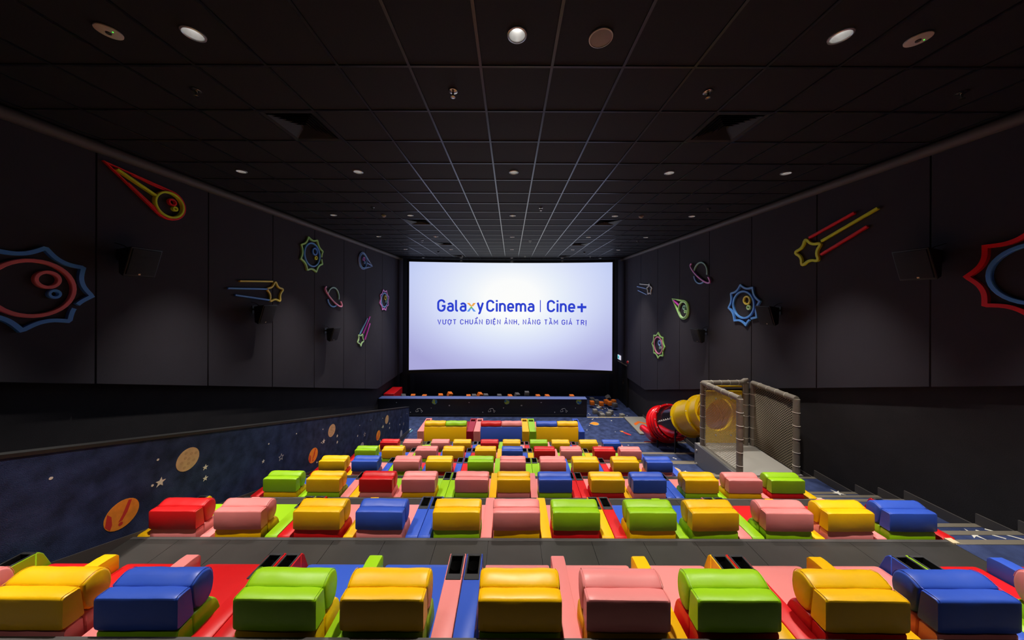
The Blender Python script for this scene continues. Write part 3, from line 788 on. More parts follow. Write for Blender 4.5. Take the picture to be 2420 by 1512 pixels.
def saturn(side, ctr, R, label, cols):
    R *= K; X, sg, su = wallside(side); c = wpt(*ctr, X)
    t = deco_thing('ringed_planet_wall_shape', X, c, label)
    loc_ribbon(t, circ(c, R, 24, -.25, 2.85, su=su), .042, sg, 'planet_upper_arc', 'deco_'+cols[0], closed=False)
    loc_ribbon(t, circ(c, R, 18, 3.35, 5.35, su=su), .042, sg, 'planet_lower_arc', 'deco_'+cols[1], closed=False)
    loc_ribbon(t, circ(c, R*1.75, 40, 2.75, 2*math.pi+.75, ry=R*.42, rot=-.58, su=su), .046, sg, 'planet_ring', 'deco_'+cols[2], closed=False, off=.02)
sun('left', 73, 681, 'blue spiked sun outline around a coral ring at the left edge of the wall', ('blue','coral','coral','blue'), R=.46, rot=.61, gap=-.58)
sun('left', 736, 602, 'green spiked sun outline around a blue ring high on the left wall', ('green','blue','blue','lime'), rot=.35, gap=-.1)
sun('left', 907, 709, 'small pink spiked sun with blue and orange rings next to the screen', ('pink','sky','orange','teal'), R=.44, rot=.3, gap=-.9)
sun('right', 1759, 720, 'blue spiked sun outline with an orange ring on the right wall', ('blue','blue','orange','mint'), rot=.175, gap=-1.0)
sun('right', 1557, 816, 'green spiked sun outline around a pink ring on the right wall', ('green','hotpink','periwinkle','teal'), R=.45, rot=.0, gap=-.42)
sun('right', 2457, 646, 'large red spiked sun outline around a blue ring cut by the right edge', ('red','blue','coral','red'), R=.46, rot=.0, gap=.2)
comet('left', (395, 484), (243, 382), .185, 'red comet outline with lime head and bar high on the left wall', ('red','lime','lime','red'))
comet('left', (856, 616), (878, 629), .25, 'small blue comet outline near the ceiling by the screen', ('periwinkle','sky','periwinkle','violet'), .024)
comet('right', (1617, 732), (1591, 706), .24, 'green comet outline with magenta bar on the right wall', ('green','mint','magenta','teal'), .03)
saturn('left', (786, 702), .28, 'ringed planet with green arc, blue arc and pink ring on the left wall', ('teal','blue','hotpink'))
saturn('right', (1657, 645), .29, 'ringed planet with grey-green arc and violet-pink ring on the right wall', ('teal','sky','pink'))
shooting_star('left', (648, 691), .265, 0.0, [((563,664),(642,665),'orange'),((535,681),(630,683),'blue'),((552,697),(634,709),'blue')], 'orange shooting star with orange and blue tail bars on the left wall', 'orange')
shooting_star('left', (851, 803), .25, math.pi, [((849,790),(867,752),'sky'),((857,788),(873,748),'magenta'),((861,803),(873,764),'magenta')], 'green shooting star with blue and magenta tails pointing up, left wall', 'mint')
shooting_star('right', (1536, 684), .24, 0.0, [((1513,671),(1535,673),'cream'),((1507,677),(1529,682),'periwinkle'),((1509,686),(1530,696),'periwinkle')], 'pale shooting star with cream and blue tails beside the screen, right wall', 'cream')
shooting_star('right', (1913, 596), .27, -.18, [((1915,562),(2024,502),'red'),((1944,570),(2080,491),'lime'),((1943,602),(2055,534),'red')], 'lime shooting star with red and lime tail bars on the right wall', 'lime', .05)

# wall loudspeakers
SPL = [('left', 4.03, 620, 'nearest'), ('left', 6.1, 742, 'second'), ('left', 8.45, 789, 'farthest'),
       ('right', 3.72, 625, 'nearest'), ('right', 5.9, 745, 'second'), ('right', 8.1, 792, 'farthest')]
for side, Y, py, nm in SPL:
    X, sg, su = wallside(side); Y *= K
    xf = X + sg*.36; z = CZ - (py-PY - TH*(xf*F/Y))*Y/F
    t = thing('wall_loudspeaker', (X, Y, z), 'black wedge loudspeaker on a bracket, %s on the %s wall' % (nm, side), 'speaker', 'wall loudspeakers')
    wy = .19
    prof = [(.36,.20),(.24,-.21),(.12,-.17),(.10,.17)]     # (distance from wall, z)
    mb = MB(); n = 4
    vs = [(sg*a, -wy, b) for a, b in prof] + [(sg*a, wy, b) for a, b in prof]
    for i in (2, 3): vs[i] = (vs[i][0], -wy*.72, vs[i][2]); vs[i+4] = (vs[i+4][0], wy*.72, vs[i+4][2])
    mb.add(vs, [[3,2,1,0],[4,5,6,7]]+[[i,(i+1)%4,4+(i+1)%4,4+i] for i in range(4)]).build('cabinet','speaker_black',t,bevel=.02,seg=3)
    d = Vector((sg*.12, 0, .41)).normalized(); nrm = Vector((sg*.41, 0, -.12)).normalized()
    MB().obox(Vector((sg*.303,0,-.005)), d*.185, Vector((0,.165,0)), nrm*.008).build('grille','speaker_grille',t,bevel=.006,seg=2)
    MB().obox(Vector((sg*.257,-.02,-.172)), d*.010, Vector((0,.012,0)), nrm*.006).build('badge','badge',t)
    MB().tube([(0,0,.10),(sg*.05,0,.10),(sg*.13,0,.06)],.022,8).build('bracket_arm','speaker_black',t,smooth=True)
    MB().box(-.01 if sg < 0 else 0, 0 if sg < 0 else .01, -.06,.06,.02,.18).build('wall_plate','speaker_black',t)
    MB().tube([(sg*.12,0,.17),(sg*.06,-.03,.23),(sg*.01,-.10,.26)],.006,6).build('cable','speaker_black',t,smooth=True)
# exit sign and alarm lamp
t = thing('exit_sign', (XR-.02, 14.45*K, CZ-2.78*K), 'small lit cyan and white exit sign above the doorway', 'exit sign')
MB().box(-.03,.0,-.20,.20,-.11,.11).build('sign_box','exit_white',t)
MB().box(-.034,-.03,-.02,.18,-.09,.09).build('sign_panel','exit_glow',t)
MB().add([(-.036,.02,.06),(-.036,.06,.02),(-.036,.12,.05),(-.036,.10,-.02),(-.036,.14,-.07),(-.036,.05,-.04),(-.036,.0,-.08),(-.036,.03,-.0)],[list(range(8))]).build('pictogram','exit_dark',t)
t = thing('alarm_lamp', (XR-.01, 13.42*K, CZ-2.80*K), 'small red alarm lamp on the right wall beside the exit sign', 'alarm lamp')
MB().lathe((0,0,0),(-1,0,0),[(.075,0),(.075,.03),(.05,.06),(.001,.07)],18).build('lens','alarm_red',t,smooth=True)
MB().lathe((0,0,0),(-1,0,0),[(.085,0),(.085,.012),(.075,.014)],18).build('base','white_plastic',t,smooth=True)

# ------------------------------------------------------------------ seats
def soft_loft(prof, wd, seed, amp=.004, inset=.012, nx=12):
    """closed (y,z) profile lofted along x with rounded, softly wrinkled ends."""
    rnd = random.Random(seed); pr = [Vector(p) for p in prof]; n = len(pr)
    cen = sum(pr, Vector((0,0)))/n
    st = [(-1.0, inset), (-1.0+.010/wd, inset*.45), (-1.0+.05/wd, .0)]
    inner = [-1.0+.12/wd + (2-.24/wd)*i/(nx-1) for i in range(nx)]
    st = st + [(a, 0.0) for a in inner] + [(-a, b) for a, b in st[::-1]]
    ph = [rnd.uniform(0, 6.28) for _ in range(4)]
    vs = []; m = len(st)
    for a, ins in st:
        x = a*wd/2
        for i, p in enumerate(pr):
            d = p-cen; L = max(d.length, 1e-5)
            wv = amp*(math.sin(x*17+ph[0]+i*.4)+.6*math.sin(x*41+ph[1]-i*.25)+.5*math.sin(i*1.1+ph[2]))
            bulge = .0025*(1-a**4)
            q = p + d/L*(wv*(1 if ins == 0 else .3)+bulge-ins)
            vs.append((x, q.x, q.y))
    fs = []
    for s_ in range(m-1):
        for i in range(n):
            fs.append([s_*n+i, s_*n+(i+1)%n, (s_+1)*n+(i+1)%n, (s_+1)*n+i])
    fs.append(list(range(n))[::-1]); fs.append([(m-1)*n+i for i in range(n)])
    return MB().add(vs, fs)
HB = [(.040,.492),(.028,.496),(.024,.507),(.024,.668),(.027,.677),(.036,.682),(.060,.6825),(.092,.681),(.100,.676),(.103,.664),(.118,.50),(.112,.493)]
HR = chaikin([(.106,.60),(.1025,.674),(.107,.684),(.135,.700),(.165,.709),(.196,.705),(.224,.684),(.240,.640),(.243,.585),(.226,.525),(.192,.492),(.128,.502)], 1)
BB = [(.040,.04),(.034,.06),(.032,.40),(.034,.477),(.042,.487),(.10,.489),(.112,.482),(.135,.06),(.125,.04)]
BR = chaikin([(.125,.20),(.112,.480),(.13,.496),(.20,.497),(.250,.480),(.285,.41),(.300,.30),(.29,.20)], 1)
SEATV = []
hid = bpy.data.objects.new('tmp', None)
def make_variants():
    for v in range(4):
        a = soft_loft(HB, .480, 10+v, .0010, .007).build('headrest','vinyl_yellow',None,smooth=True)
        b = soft_loft(HR, .486, 20+v, .0013, .014).build('neck_roll','vinyl_yellow',None,smooth=True)
        c = soft_loft(BB, .468, 30+v, .0010, .007).build('backrest','vinyl_yellow',None,smooth=True)
        d = soft_loft(BR, .474, 40+v, .0015, .012).build('back_cushion','vinyl_yellow',None,smooth=True)
        SEATV.append([o.data for o in (a, b, c, d)])
        for o in (a, b, c, d): bpy.data.objects.remove(o)
make_variants()
def inst(name, me, m, parent):
    o = bpy.data.objects.new(name, me); COL.objects.link(o)
    o.material_slots[0].link = 'OBJECT'; o.material_slots[0].material = MATS[m]
    o.parent = parent; o.matrix_parent_inverse = Matrix(); return o
ROWN = {1: 'row nearest camera', 2: 'second row', 3: 'third row', 4: 'fourth row', 5: 'fifth row', 6: 'sixth row'}
CN = dict(yellow='yellow', lime='lime green', blue='blue', pink='pink', red='red', darkred='dark red')
cache = {}
def cached(key, fn):
    if key not in cache:
        o = fn(); cache[key] = o.data; bpy.data.objects.remove(o)
    return cache[key]
def bed_mesh(wd):
    wd = round(wd, 2)
    prof = chaikin([(.12,.05),(.12,.33),(.20,.318),(.66,.302),(.715,.29),(.735,.25),(.70,.05)], 1)
    return cached(('bed', wd), lambda: MB().prism(prof, -wd/2, wd/2).build('seat_cushion','vinyl_red',None,bevel=.012,seg=2,ang=50))
def seam_mesh(sx):
    path = [(sx*.230, y, z+.0012) for y, z in HB[3:8]] + [(sx*.2305, y*1.003, z+.0012) for y, z in HR[4:15]]
    return cached(('seam', sx), lambda: MB().tube(path, .0015, 5).build('stitched_seam', 'vinyl_red', None, smooth=True))
def arm_mesh():
    prof = [(.05,.30),(.02,.40),(.03,.425),(.60,.425),(.645,.42),(.66,.40),(.66,.30),(.60,.265),(.3,.265)]
    return cached('arm', lambda: MB().prism(prof, -.052, .052).build('arm_pad','vinyl_red',None,bevel=.010,seg=2,ang=40))
def arm_lower():
    return cached('arml', lambda: MB().prism([(.06,.03),(.06,.33),(.26,.32),(.62,.29),(.64,.03)], -.05, .05).build('arm_support','vinyl_red',None,bevel=.006,seg=1,ang=40))
def console_meshes():
    def body():
        mb = MB(); h = .43; wx = .062
        mb.prism([(.02,.02),(.02,h-.02),(.04,h),(.455,h),(.455,.02)], -wx, wx)
        mb.prism([(.635,.02),(.635,h),(.655,h-.005),(.675,h-.03),(.80,.04),(.80,.02)], -wx, wx)
        mb.box(-wx,-wx+.014,.455,.635,.02,h); mb.box(wx-.014,wx,.455,.635,.02,h); mb.box(-wx,wx,.455,.635,.02,.30)
        return mb.build('console_body','vinyl_red',None,bevel=.004,seg=1,ang=40)
    def frame():
        mb = MB(); h = .43
        mb.box(-.054,.054,.43,.475,h-.004,h+.006); mb.box(-.054,.054,.625,.645,h-.004,h+.006)
        mb.box(-.054,-.042,.47,.63,h-.02,h+.006); mb.box(.042,.054,.47,.63,h-.02,h+.006)
        return mb.build('cup_holder_frame','cup_plastic',None,bevel=.003,seg=1)
    def well():
        mb = MB()
        mb.lathe((0,.548,0),(0,0,1),[(.001,.33),(.034,.335),(.042,.428)],20)
        mb.box(-.046,.046,.458,.632,.30,.325); mb.box(-.048,-.041,.456,.634,.30,.431); mb.box(.041,.048,.456,.634,.30,.431); mb.box(-.048,.048,.4551,.462,.30,.431); mb.box(-.048,.048,.628,.6349,.30,.431)
        return mb.build('cup_well','cup_inner',None,smooth=True)
    return cached('cb', body), cached('cf', frame), cached('cw', well)
def row_arm(k, x, colr, label):
    t = thing('armrest', (x, E[k-1], ZF[k]), label, 'armrest', 'padded armrests of row %d' % k)
    inst('arm_pad', arm_mesh(), 'vinyl_'+colr, t); inst('arm_support', arm_lower(), 'vinyl_'+colr, t)
def row_console(k, x, colr, label):
    t = thing('cup_holder_console', (x, E[k-1], ZF[k]), label, 'console', 'cup holder consoles of row %d' % k)
    b, f, w_ = console_meshes()
    inst('console_body', b, 'vinyl_'+colr, t); inst('cup_holder_frame', f, 'cup_plastic', t); inst('cup_well', w_, 'cup_inner', t)
Yl, G, B_, P_, R_ = 'yellow', 'lime', 'blue', 'pink', 'red'
# per row: groups of seats (back-face centre pixel or metres, headrest, backrest), cushion colour, armrests between, consoles after group
ROWS = {
 1: dict(py=1450, groups=[
      ([(-210,P_,G),(48,Yl,P_),(319,B_,G)], R_, [Yl,P_]),
      ([(647,G,Yl),(901,Yl,G)], B_, [G]),
      ([(1229,Yl,G),(1486,P_,Yl),(1749,G,R_)], P_, [P_,Yl]),
      ([(2053,Yl,R_),(2318,B_,P_)], P_, [Yl]),
      ([(2642,P_,G),(2896,Yl,B_)], R_, [B_])],
      cons=[(G,),(R_,R_),(P_,B_),(Yl,R_),(B_,G),()]),
 2: dict(py=1235, groups=[
      ([(406,R_,P_),(560,P_,Yl)], G, [P_]),
      ([(747,Yl,R_),(895,B_,P_)], P_, [Yl]),
      ([(1078,Yl,G),(1221,P_,Yl),(1363,G,R_)], P_, [P_,Yl]),
      ([(1544,G,Yl),(1692,Yl,G)], B_, [G]),
      ([(1867,P_,G),(2013,Yl,P_),(2160,B_,G)], R_, [Yl,P_])],
      cons=[(Yl,),(G,R_),(B_,B_),(Yl,R_),(P_,G),(R_,)]),
 3: dict(py=1150, groups=[
      ([(660,G,Yl),(762,Yl,G)], B_, [G]),
      ([(887,R_,P_),(988,P_,Yl)], G, [P_]),
      ([(1114,P_,G),(1214,Yl,P_),(1313,B_,G)], P_, [Yl,P_]),
      ([(1437.5,Yl,R_),(1536.5,B_,P_)], P_, [Yl]),
      ([(1659.5,Yl,G),(1763,P_,Yl),(1863.7,G,R_)], P_, [G,P_])],
      cons=[(R_,),(P_,Yl),(G,G),(R_,R_),(B_,B_),(Yl,)]),
 4: dict(py=1108, groups=[
      ([(783,Yl,R_),(860.5,B_,P_)], P_, [Yl]),
      ([(959,P_,G),(1036,Yl,R_)], R_, [B_]),
      ([(1135,G,Yl),(1212,P_,G)], P_, [G]),
      ([(1307.7,P_,G),(1385.5,Yl,R_)], G, [B_]),
      ([(1480.5,Yl,R_),(1560,B_,P_)], P_, [Yl])],
      cons=[(R_,),(B_,G),(B_,R_),(G,G),(B_,R_),(B_,)]),
 5: dict(py=1075, groups=[
      ([(862.5,G,Yl),(926.5,Yl,G)], B_, [G]),
      ([(1006,P_,G),(1070,Yl,R_)], R_, [B_]),
      ([(1147,Yl,R_),(1210.6,B_,P_)], P_, [Yl]),
      ([(1287.5,R_,P_),(1351,P_,Yl)], G, [P_]),
      ([(1430,R_,P_),(1492,P_,Yl)], G, [P_])],
      cons=[(R_,),(P_,G),(B_,R_),(B_,Yl),(G,Yl),(B_,)]),
 6: dict(py=1045, groups=[
      ([(918.5,R_,P_),(972.6,P_,Yl)], G, [P_]),
      ([(1039,P_,G),(1091,Yl,R_)], R_, [B_]),
      ([(1156.5,R_,P_),(1209,Yl,R_)], G, [G]),
      ([(1274,G,Yl),(1326,Yl,G)], B_, [P_]),
      ([(1392.4,Yl,R_),(1447,B_,P_)], P_, [Yl])],
      cons=[(Yl,),(G,G),(B_,Yl),(P_,R_),(B_,R_),(P_,)]),
}
nv = 0
for k, row in ROWS.items():
    Yb = E[k-1]+.024; z = ZF[k]
    centres = [[at_y(s[0], row['py'], Yb).x for s in g[0]] for g in row['groups']]
    count = 0; ncon = 0
    flat = [c for g in centres for c in g]
    for gi, (seats, bedc, arms) in enumerate(row['groups']):
        cs = centres[gi]
        pit = (cs[-1]-cs[0])/(len(cs)-1)
        left = max(cs[0]-pit/2+.02, XD+.155); right = cs[-1]+pit/2-.02
        if gi > 0: left = max(left, (centres[gi-1][-1]+cs[0])/2+.14)
        if gi < len(centres)-1: right = min(right, (cs[-1]+centres[gi+1][0])/2-.14)
        bounds = [left]+[(a+b)/2 for a, b in zip(cs[:-1], cs[1:])]+[right]
        for si, (s, x) in enumerate(zip(seats, cs)):
            t = thing('lounge_seat', (x, E[k-1], z), '%s headrest on %s backrest, %s seat from left, %s' % (CN[s[1]], CN[s[2]], ORD[count], ROWN[k]), 'seat', 'padded seats of row %d' % k)
            count += 1
            b0 = bounds[si]-x+(.054 if si > 0 else 0); b1 = bounds[si+1]-x-(.054 if si < len(seats)-1 else 0)
            bo = inst('seat_cushion', bed_mesh(b1-b0-.004), 'vinyl_'+bedc, t); bo.location.x = (b0+b1)/2
            va = SEATV[nv % 4]; nv += 1
            h = inst('headrest', va[0], 'vinyl_'+s[1], t); inst('neck_roll', va[1], 'vinyl_'+s[1], h)
            bk = inst('backrest', va[2], 'vinyl_'+s[2], t); inst('back_cushion', va[3], 'vinyl_'+s[2], bk)
            h.rotation_euler.z = random.uniform(-.012, .012)
            if k == 1: h.location.z = bk.location.z = .016
            if k <= 2:
                for sx in (-1, 1): inst('stitched_seam', seam_mesh(sx), 'vinyl_'+s[1], h)
        for ai, ac in enumerate(arms):
            xa = bounds[ai+1]
            row_arm(k, xa, ac, '%s padded armrest between %s and %s seats, %s' % (CN[ac], ORD[count-len(seats)+ai], ORD[count-len(seats)+ai+1], ROWN[k]))
        # consoles to the left of this group
        cc = row['cons'][gi]
        if gi == 0:
            for q, c in enumerate(cc):
                row_console(k, max(left-.075, XD+.08), c, '%s console with cup holder at the divider end, %s' % (CN[c], ROWN[k]))
        else:
            mid = (centres[gi-1][-1]+cs[0])/2
            for q, c in enumerate(cc):
                row_console(k, mid+(-.065 if q == 0 else .065), c, '%s console with cup holder, %s of pair before %s seat, %s' % (CN[c], 'left' if q == 0 else 'right', ORD[count-len(seats)], ROWN[k]))
        if gi == len(centres)-1:
            for c in row['cons'][-1]:
                row_console(k, right+.075, c, '%s console with cup holder at the aisle end, %s' % (CN[c], ROWN[k]))
# ---- double sofas in front of the rows
Y7 = E[6]+.06
def sofa(px0, px1, backc, cush, foot, nm):
    a = at_y(px0, 1015, Y7).x; b = at_y(px1, 1015, Y7).x; c = (a+b)/2; wd = b-a
    t = thing('double_sofa', (c, Y7, 0), '%s-backed double sofa, %s of the three in front of the screen floor' % (CN[backc], nm), 'sofa', 'double sofas by the screen')
    MB().prism([(0,.02),(0,.86),(.02,.885),(.10,.885),(.13,.86),(.16,.02)], -wd/2, wd/2).build('back','vinyl_'+backc,t,bevel=.014,seg=2,ang=40)
    for q in (0, 1):
        x0 = -wd/2+q*wd/2; x1 = x0+wd/2
        MB().prism([(.14,.05),(.14,.42),(1.62,.40),(1.70,.36),(1.70,.05)], x0+.004, x1-.004).build('seat_cushion','vinyl_'+foot[q],t,bevel=.014,seg=2,ang=40)
        pr = chaikin([(.03,.87),(.01,.93),(.05,1.0),(.14,1.03),(.22,.99),(.27,.90),(.25,.72),(.14,.70),(.12,.86)], 2)
        o = soft_loft(pr, wd/2-.01, 77+q, .004).build('head_pillow','vinyl_'+cush[q],t,smooth=True); o.location.x = (x0+x1)/2
    return a, b
S1 = sofa(1002, 1102, 'yellow', ('yellow','lime'), ('yellow','darkred'), 'left')
S2 = sofa(1135.5, 1234, 'blue', ('red','pink'), ('darkred','lime'), 'middle')
S3 = sofa(1267.7, 1367, 'yellow', ('blue','yellow'), ('pink','blue'), 'right')
def sofa_console(x0, x1, colr, label):
    x0 += .005; x1 -= .005; wd = x1-x0; h = .75; L = 1.06
    t = thing('sofa_console', ((x0+x1)/2, Y7-.02, 0), label, 'console', 'consoles beside the sofas')
    hw = wd/2
    mb = MB().box(-hw,hw,0,L-.26,.02,h); mb.box(-hw,hw,L-.08,L,.02,h); mb.box(-hw,-hw+.035,L-.26,L-.08,.02,h); mb.box(hw-.035,hw,L-.26,L-.08,.02,h); mb.box(-hw,hw,L-.26,L-.08,.02,h-.1)
    mb.build('console_body','vinyl_'+colr,t,bevel=.008,seg=1)
    MB().box(-hw+.034,hw-.034,L-.262,L-.078,h-.11,h-.06).build('cup_well','cup_inner',t)
sofa_console(S1[0]-.22, S1[0], 'pink', 'pink sofa console with cup holder left of the left sofa')
m1 = (S1[1]+S2[0])/2; sofa_console(S1[1], m1, 'darkred', 'dark red sofa console with cup holder right of the left sofa'); sofa_console(m1, S2[0], 'pink', 'pink sofa console with cup holder left of the middle sofa')
m2 = (S2[1]+S3[0])/2; sofa_console(S2[1], m2, 'yellow', 'yellow sofa console with cup holder right of the middle sofa'); sofa_console(m2, S3[0], 'lime', 'lime green sofa console with cup holder left of the right sofa')
sofa_console(S3[1], S3[1]+.21, 'blue', 'blue sofa console with cup holder right of the right sofa')

# ------------------------------------------------------------------ barrier, ramp, foam cubes
XBR = at_y(1387, 960, YP+.02).x
bt = thing('pit_barrier', ((LL+XBR)/2, YP+.02, 0), 'long black barrier printed with globes and constellations below the screen', 'barrier')
bx0, bx1 = LL-(LL+XBR)/2+.01, XBR-(LL+XBR)/2
HBAR = .765
MB().box(bx0,bx1,0,.30,.10,HBAR-.02).build('body','barrier_black',bt)
MB().box(bx0,bx1+.01,-.012,.33,HBAR-.02,HBAR).build('top_board','barrier_top_screenlit',bt,bevel=.004,seg=1)
MB().box(bx0,bx1-.02,-.03,.28,-.14,.10).build('plinth','black_trim',bt)
for x, y in ((1027,949),(1198,949),(1368,949)):
    p = at_y(x, y, YP+.02); decal_disc(Vector((p.x-bt.location.x, 0, p.z)), .115, 'print_globe', bt, 'globe_print', 24, 'y', .004)
for ox in (0, 171, 341):
    for x, y, r in ((1062,958,.03),(1019,964,.018),(937,951,.02),(1109,951,.02),(970,974,.022)):
        p = at_y(x+ox-(171 if x+ox > 1380 else 0), y, YP+.02)
        if p.x < XBR-.1: decal_disc(Vector((p.x-bt.location.x, 0, p.z)), r, 'print_pale', bt, 'dot_print', 8, 'y', .004)
CONS = [(982,971),(986,966),(989,972),(983,973),(982,971),(986,966),(993,965),(997,971),(999,971),(996,975),(994,969)]
for ox in (0, 171.5, 342):
    mb = MB()
    for (a, b) in zip(CONS[:-1], CONS[1:]):
        pa = at_y(a[0]+ox, a[1], YP+.016); pb = at_y(b[0]+ox, b[1], YP+.016)
        for p in (pa, pb): p.x -= bt.location.x; p.y = -.003
        if (pa-pb).length > .01: mb.tube([pa, pb], .006, 4)
    mb.build('constellation_print','print_pale',bt)
# red ramp with an arch, at the left end of the pit
t = thing('foam_bridge', (-5.36, 13.68, ZP), 'bright red foam block with an arch, left end of the barrier', 'play block')
zt = CZ-4.17-ZP; arch = [(-.5,0),(-.5,zt),(.52,zt),(.52,0),(.36,0)]
arch += [(.08+.28*math.cos(a*math.pi/10), .30+.28*math.sin(a*math.pi/10)) for a in range(0, 11)] + [(-.20,0)]
MB().prism(arch, -.22, .24).build('block','ramp_red',t,bevel=.01,seg=1,ang=40)
# foam cubes
cub = {}
def cube(p, s, rot, m, label, group='foam cubes'):
    if 'c' not in cub:
        o = MB().box(-.5,.5,-.5,.5,-.5,.5).build('foam_cube', m, None, bevel=.05, seg=2); cub['c'] = o.data; bpy.data.objects.remove(o)
    o = bpy.data.objects.new('foam_cube', cub['c']); COL.objects.link(o)
    o.material_slots[0].link = 'OBJECT'; o.material_slots[0].material = MATS[m]
    o.location = p; o.scale = (s, s, s); o.rotation_euler = rot; tag(o, label, 'foam cube', group); return o
OPEN = [  # pixel, orange?, size px, turn, description
 (1399,952,1,9,.1,0,'orange foam cube next to the barrier end, leftmost on the open pit floor'),(1421,954,1,9,.0,0,'orange foam cube standing second from the barrier end'),(1433,949,1,9.5,.3,0,'orange foam cube at the back of the orange cluster'),
 (1441,953,1,10,.2,0,'orange foam cube at the front right of the cluster'),(1450,949,1,9,.5,0,'rightmost orange foam cube on the open pit floor'),
 (1437,939.5,0,8.5,.6,.78,'grey foam cube balanced on its corner atop the orange cluster'),(1399,944,0,8,.1,0,'grey foam cube behind the leftmost orange cube'),(1410,949,0,8.5,.1,0,'grey foam cube between two orange cubes'),
 (1406,973,2,9,.1,0,'grey foam cube with pale top near the pit edge, by the barrier'),(1419,978,0,8,.2,0,'dark grey foam cube in the middle of the pit edge'),(1423.5,981.5,2,8.5,.1,0,'pale-topped foam cube lying lowest at the pit edge'),
 (1443,975,2,10,.7,0,'grey foam cube turned diagonally on the pit floor'),(1438,979,2,8.5,.15,0,'pale-topped foam cube in front of the diagonal one'),(1470,982,2,9.5,.2,0,'pale-topped foam cube near the right wall of the pit'),
 (1453,957,0,10,.3,0,'dark grey foam cube right of the orange cluster')]
for x, y, o_, s, rz, rx, lb in OPEN:
    # stand each cube on the pit floor where its foot shows
    if y > 965: p = at_y(x, y, YP+.25 + (982-y)*.06); p.z = ZP+.095
    elif y < 941: p = at_y(x, y-1, 14.7)
    else: p = at_y(x, y, 14.0+(957-y)*.06); p.z = max(p.z, ZP+.095)
    sz = .185
    cube(p, sz, (rx, rx*.6, rz), ('foam_grey','foam_orange','foam_light')[o_], lb)
PEEK = [(1063,932,1,.7,'tilted orange foam cube poking up left of the barrier middle'),(1041,935,1,.4,'orange foam cube corner just over the barrier, left part'),(976,936,1,.2,'orange foam cube over the barrier near the red block'),
        (1134,933,1,.8,'orange foam cube tilted over the barrier middle'),(1245,930,0,.1,'grey foam cube sticking highest above the barrier'),(1222,934,0,.5,'dark grey foam cube left of the highest grey cube'),
        (1107,937,1,.2,'sliver of orange foam cube over the barrier'),(1205,937,1,.4,'orange foam cube edge right of the barrier middle'),(1271,937,1,.2,'orange foam cube edge below the screen, right of centre'),(1293,937,1,.3,'orange foam cube edge further right over the barrier'),(1351,937,1,.1,'orange foam cube edge near the right end of the barrier'),
        (953,936,0,.6,'dark grey foam cube nearest the red block'),(1148,935,0,.3,'dark grey foam cube right of the tilted orange cube'),(1003,937,1,.1,'orange foam cube edge left part of the barrier'),(1120,936,0,.3,'grey foam cube edge before the tilted orange cube'),(1180,936,0,.2,'grey foam cube edge at the barrier middle')]
for x, y, o_, rz, lb in PEEK:
    p = at_y(x, y, 13.55)
    if y >= 935: p.z -= .02
    cube(p, .19, (rz*.5, rz*.3, rz), 'foam_orange' if o_ else 'foam_grey', lb)
mb = MB(); rr = random.Random(3)
for lvl in range(3):
    for i in range(44):
        for j in range(6):
            x = -4.95+i*.19; y = 13.38+j*.20
            if x > 3.0 or (j >= 2 and lvl > 1): continue
            c = (x+rr.uniform(-.03,.03), y+rr.uniform(-.03,.03), ZP+.10+lvl*(.205 if j < 2 else .19))
            a = rr.uniform(0,1.57); mb.obox(c, (.09*math.cos(a),.09*math.sin(a),0), (-.09*math.sin(a),.09*math.cos(a),0), (0,0,.09))
fs_ = mb.build('foam_cube_fill','foam_grey'); tag(fs_, 'heap of loose grey foam cubes filling the pit behind the barrier', 'foam cubes', kind='stuff')

# ------------------------------------------------------------------ play tower
ZD = ZF[3]+.02
TX0, TX1, TY0, TY1 = 4.27, 5.47, E[3]+.02, 6.86
pt = thing('play_tower', ((TX0+TX1)/2, (TY0+TY1)/2, ZD-.02), 'netted play platform with tan padded posts and yellow tunnel panel', 'play structure')
ox, oy, oz = pt.location
def L(x, y, z): return (x-ox, y-oy, z-oz)
def lbox(x0,x1,y0,y1,z0,z1): return MB().box(x0-ox,x1-ox,y0-oy,y1-oy,z0-oz,z1-oz)
lbox(TX0,TX1,TY0,TY1,ZD-.06,ZD).build('deck','deck_grey',pt,bevel=.006,seg=1)
lbox(TX0-.05,TX0,TY0,TY1+.005,ZF[5]+.30,ZD+.0).build('side_panel','side_grey',pt,bevel=.006,seg=1)
lbox(TX0,TX1,TY1-.03,TY1+.0,ZF[5]+.30,ZD-.06).build('front_panel','side_grey',pt)
for yy in (TY0+.1, TY1-.1):
    for xx in (TX0+.08, TX1-.08):
        lbox(xx-.05,xx+.05,yy-.05,yy+.05,ZF[5]+.145,ZD-.06).build('support_leg','side_grey',pt)
for yy, zz in ((TY1-.02, ZD-.14), (TY1-.02, ZD-.44)):
    MB().lathe(L(TX0-.05, yy-.06, zz), (-1,0,0), [(.028,0),(.024,.014),(.001,.02)], 12).build('bolt','bolt',pt,smooth=True)
PT = 1.40
posts = {'nl': (TX0+.06, TY0+.07), 'nr': (TX1-.07, TY0+.07), 'fl': (TX0+.06, TY1-.12), 'fr': (TX1-.02, TY1-.12), 'fm': (TX1-.14, TY1-.075)}
RP = .054
for nme, (x, y) in posts.items():
    h = PT
    P = MB().tube([L(x,y,ZD+h*i/12.0) for i in range(13)], [RP*(1+.03*math.sin(i*2.1)) for i in range(13)], 14).build('post','post_tan',pt,smooth=True)
    for q in range(1, 6):
        MB().lathe(L(x,y,ZD+h*q/5.6-.1), (0,0,1), [(RP+.001,-.006),(RP+.006,0),(RP+.001,.006)], 14).build('tie','tie_white',P,smooth=True)
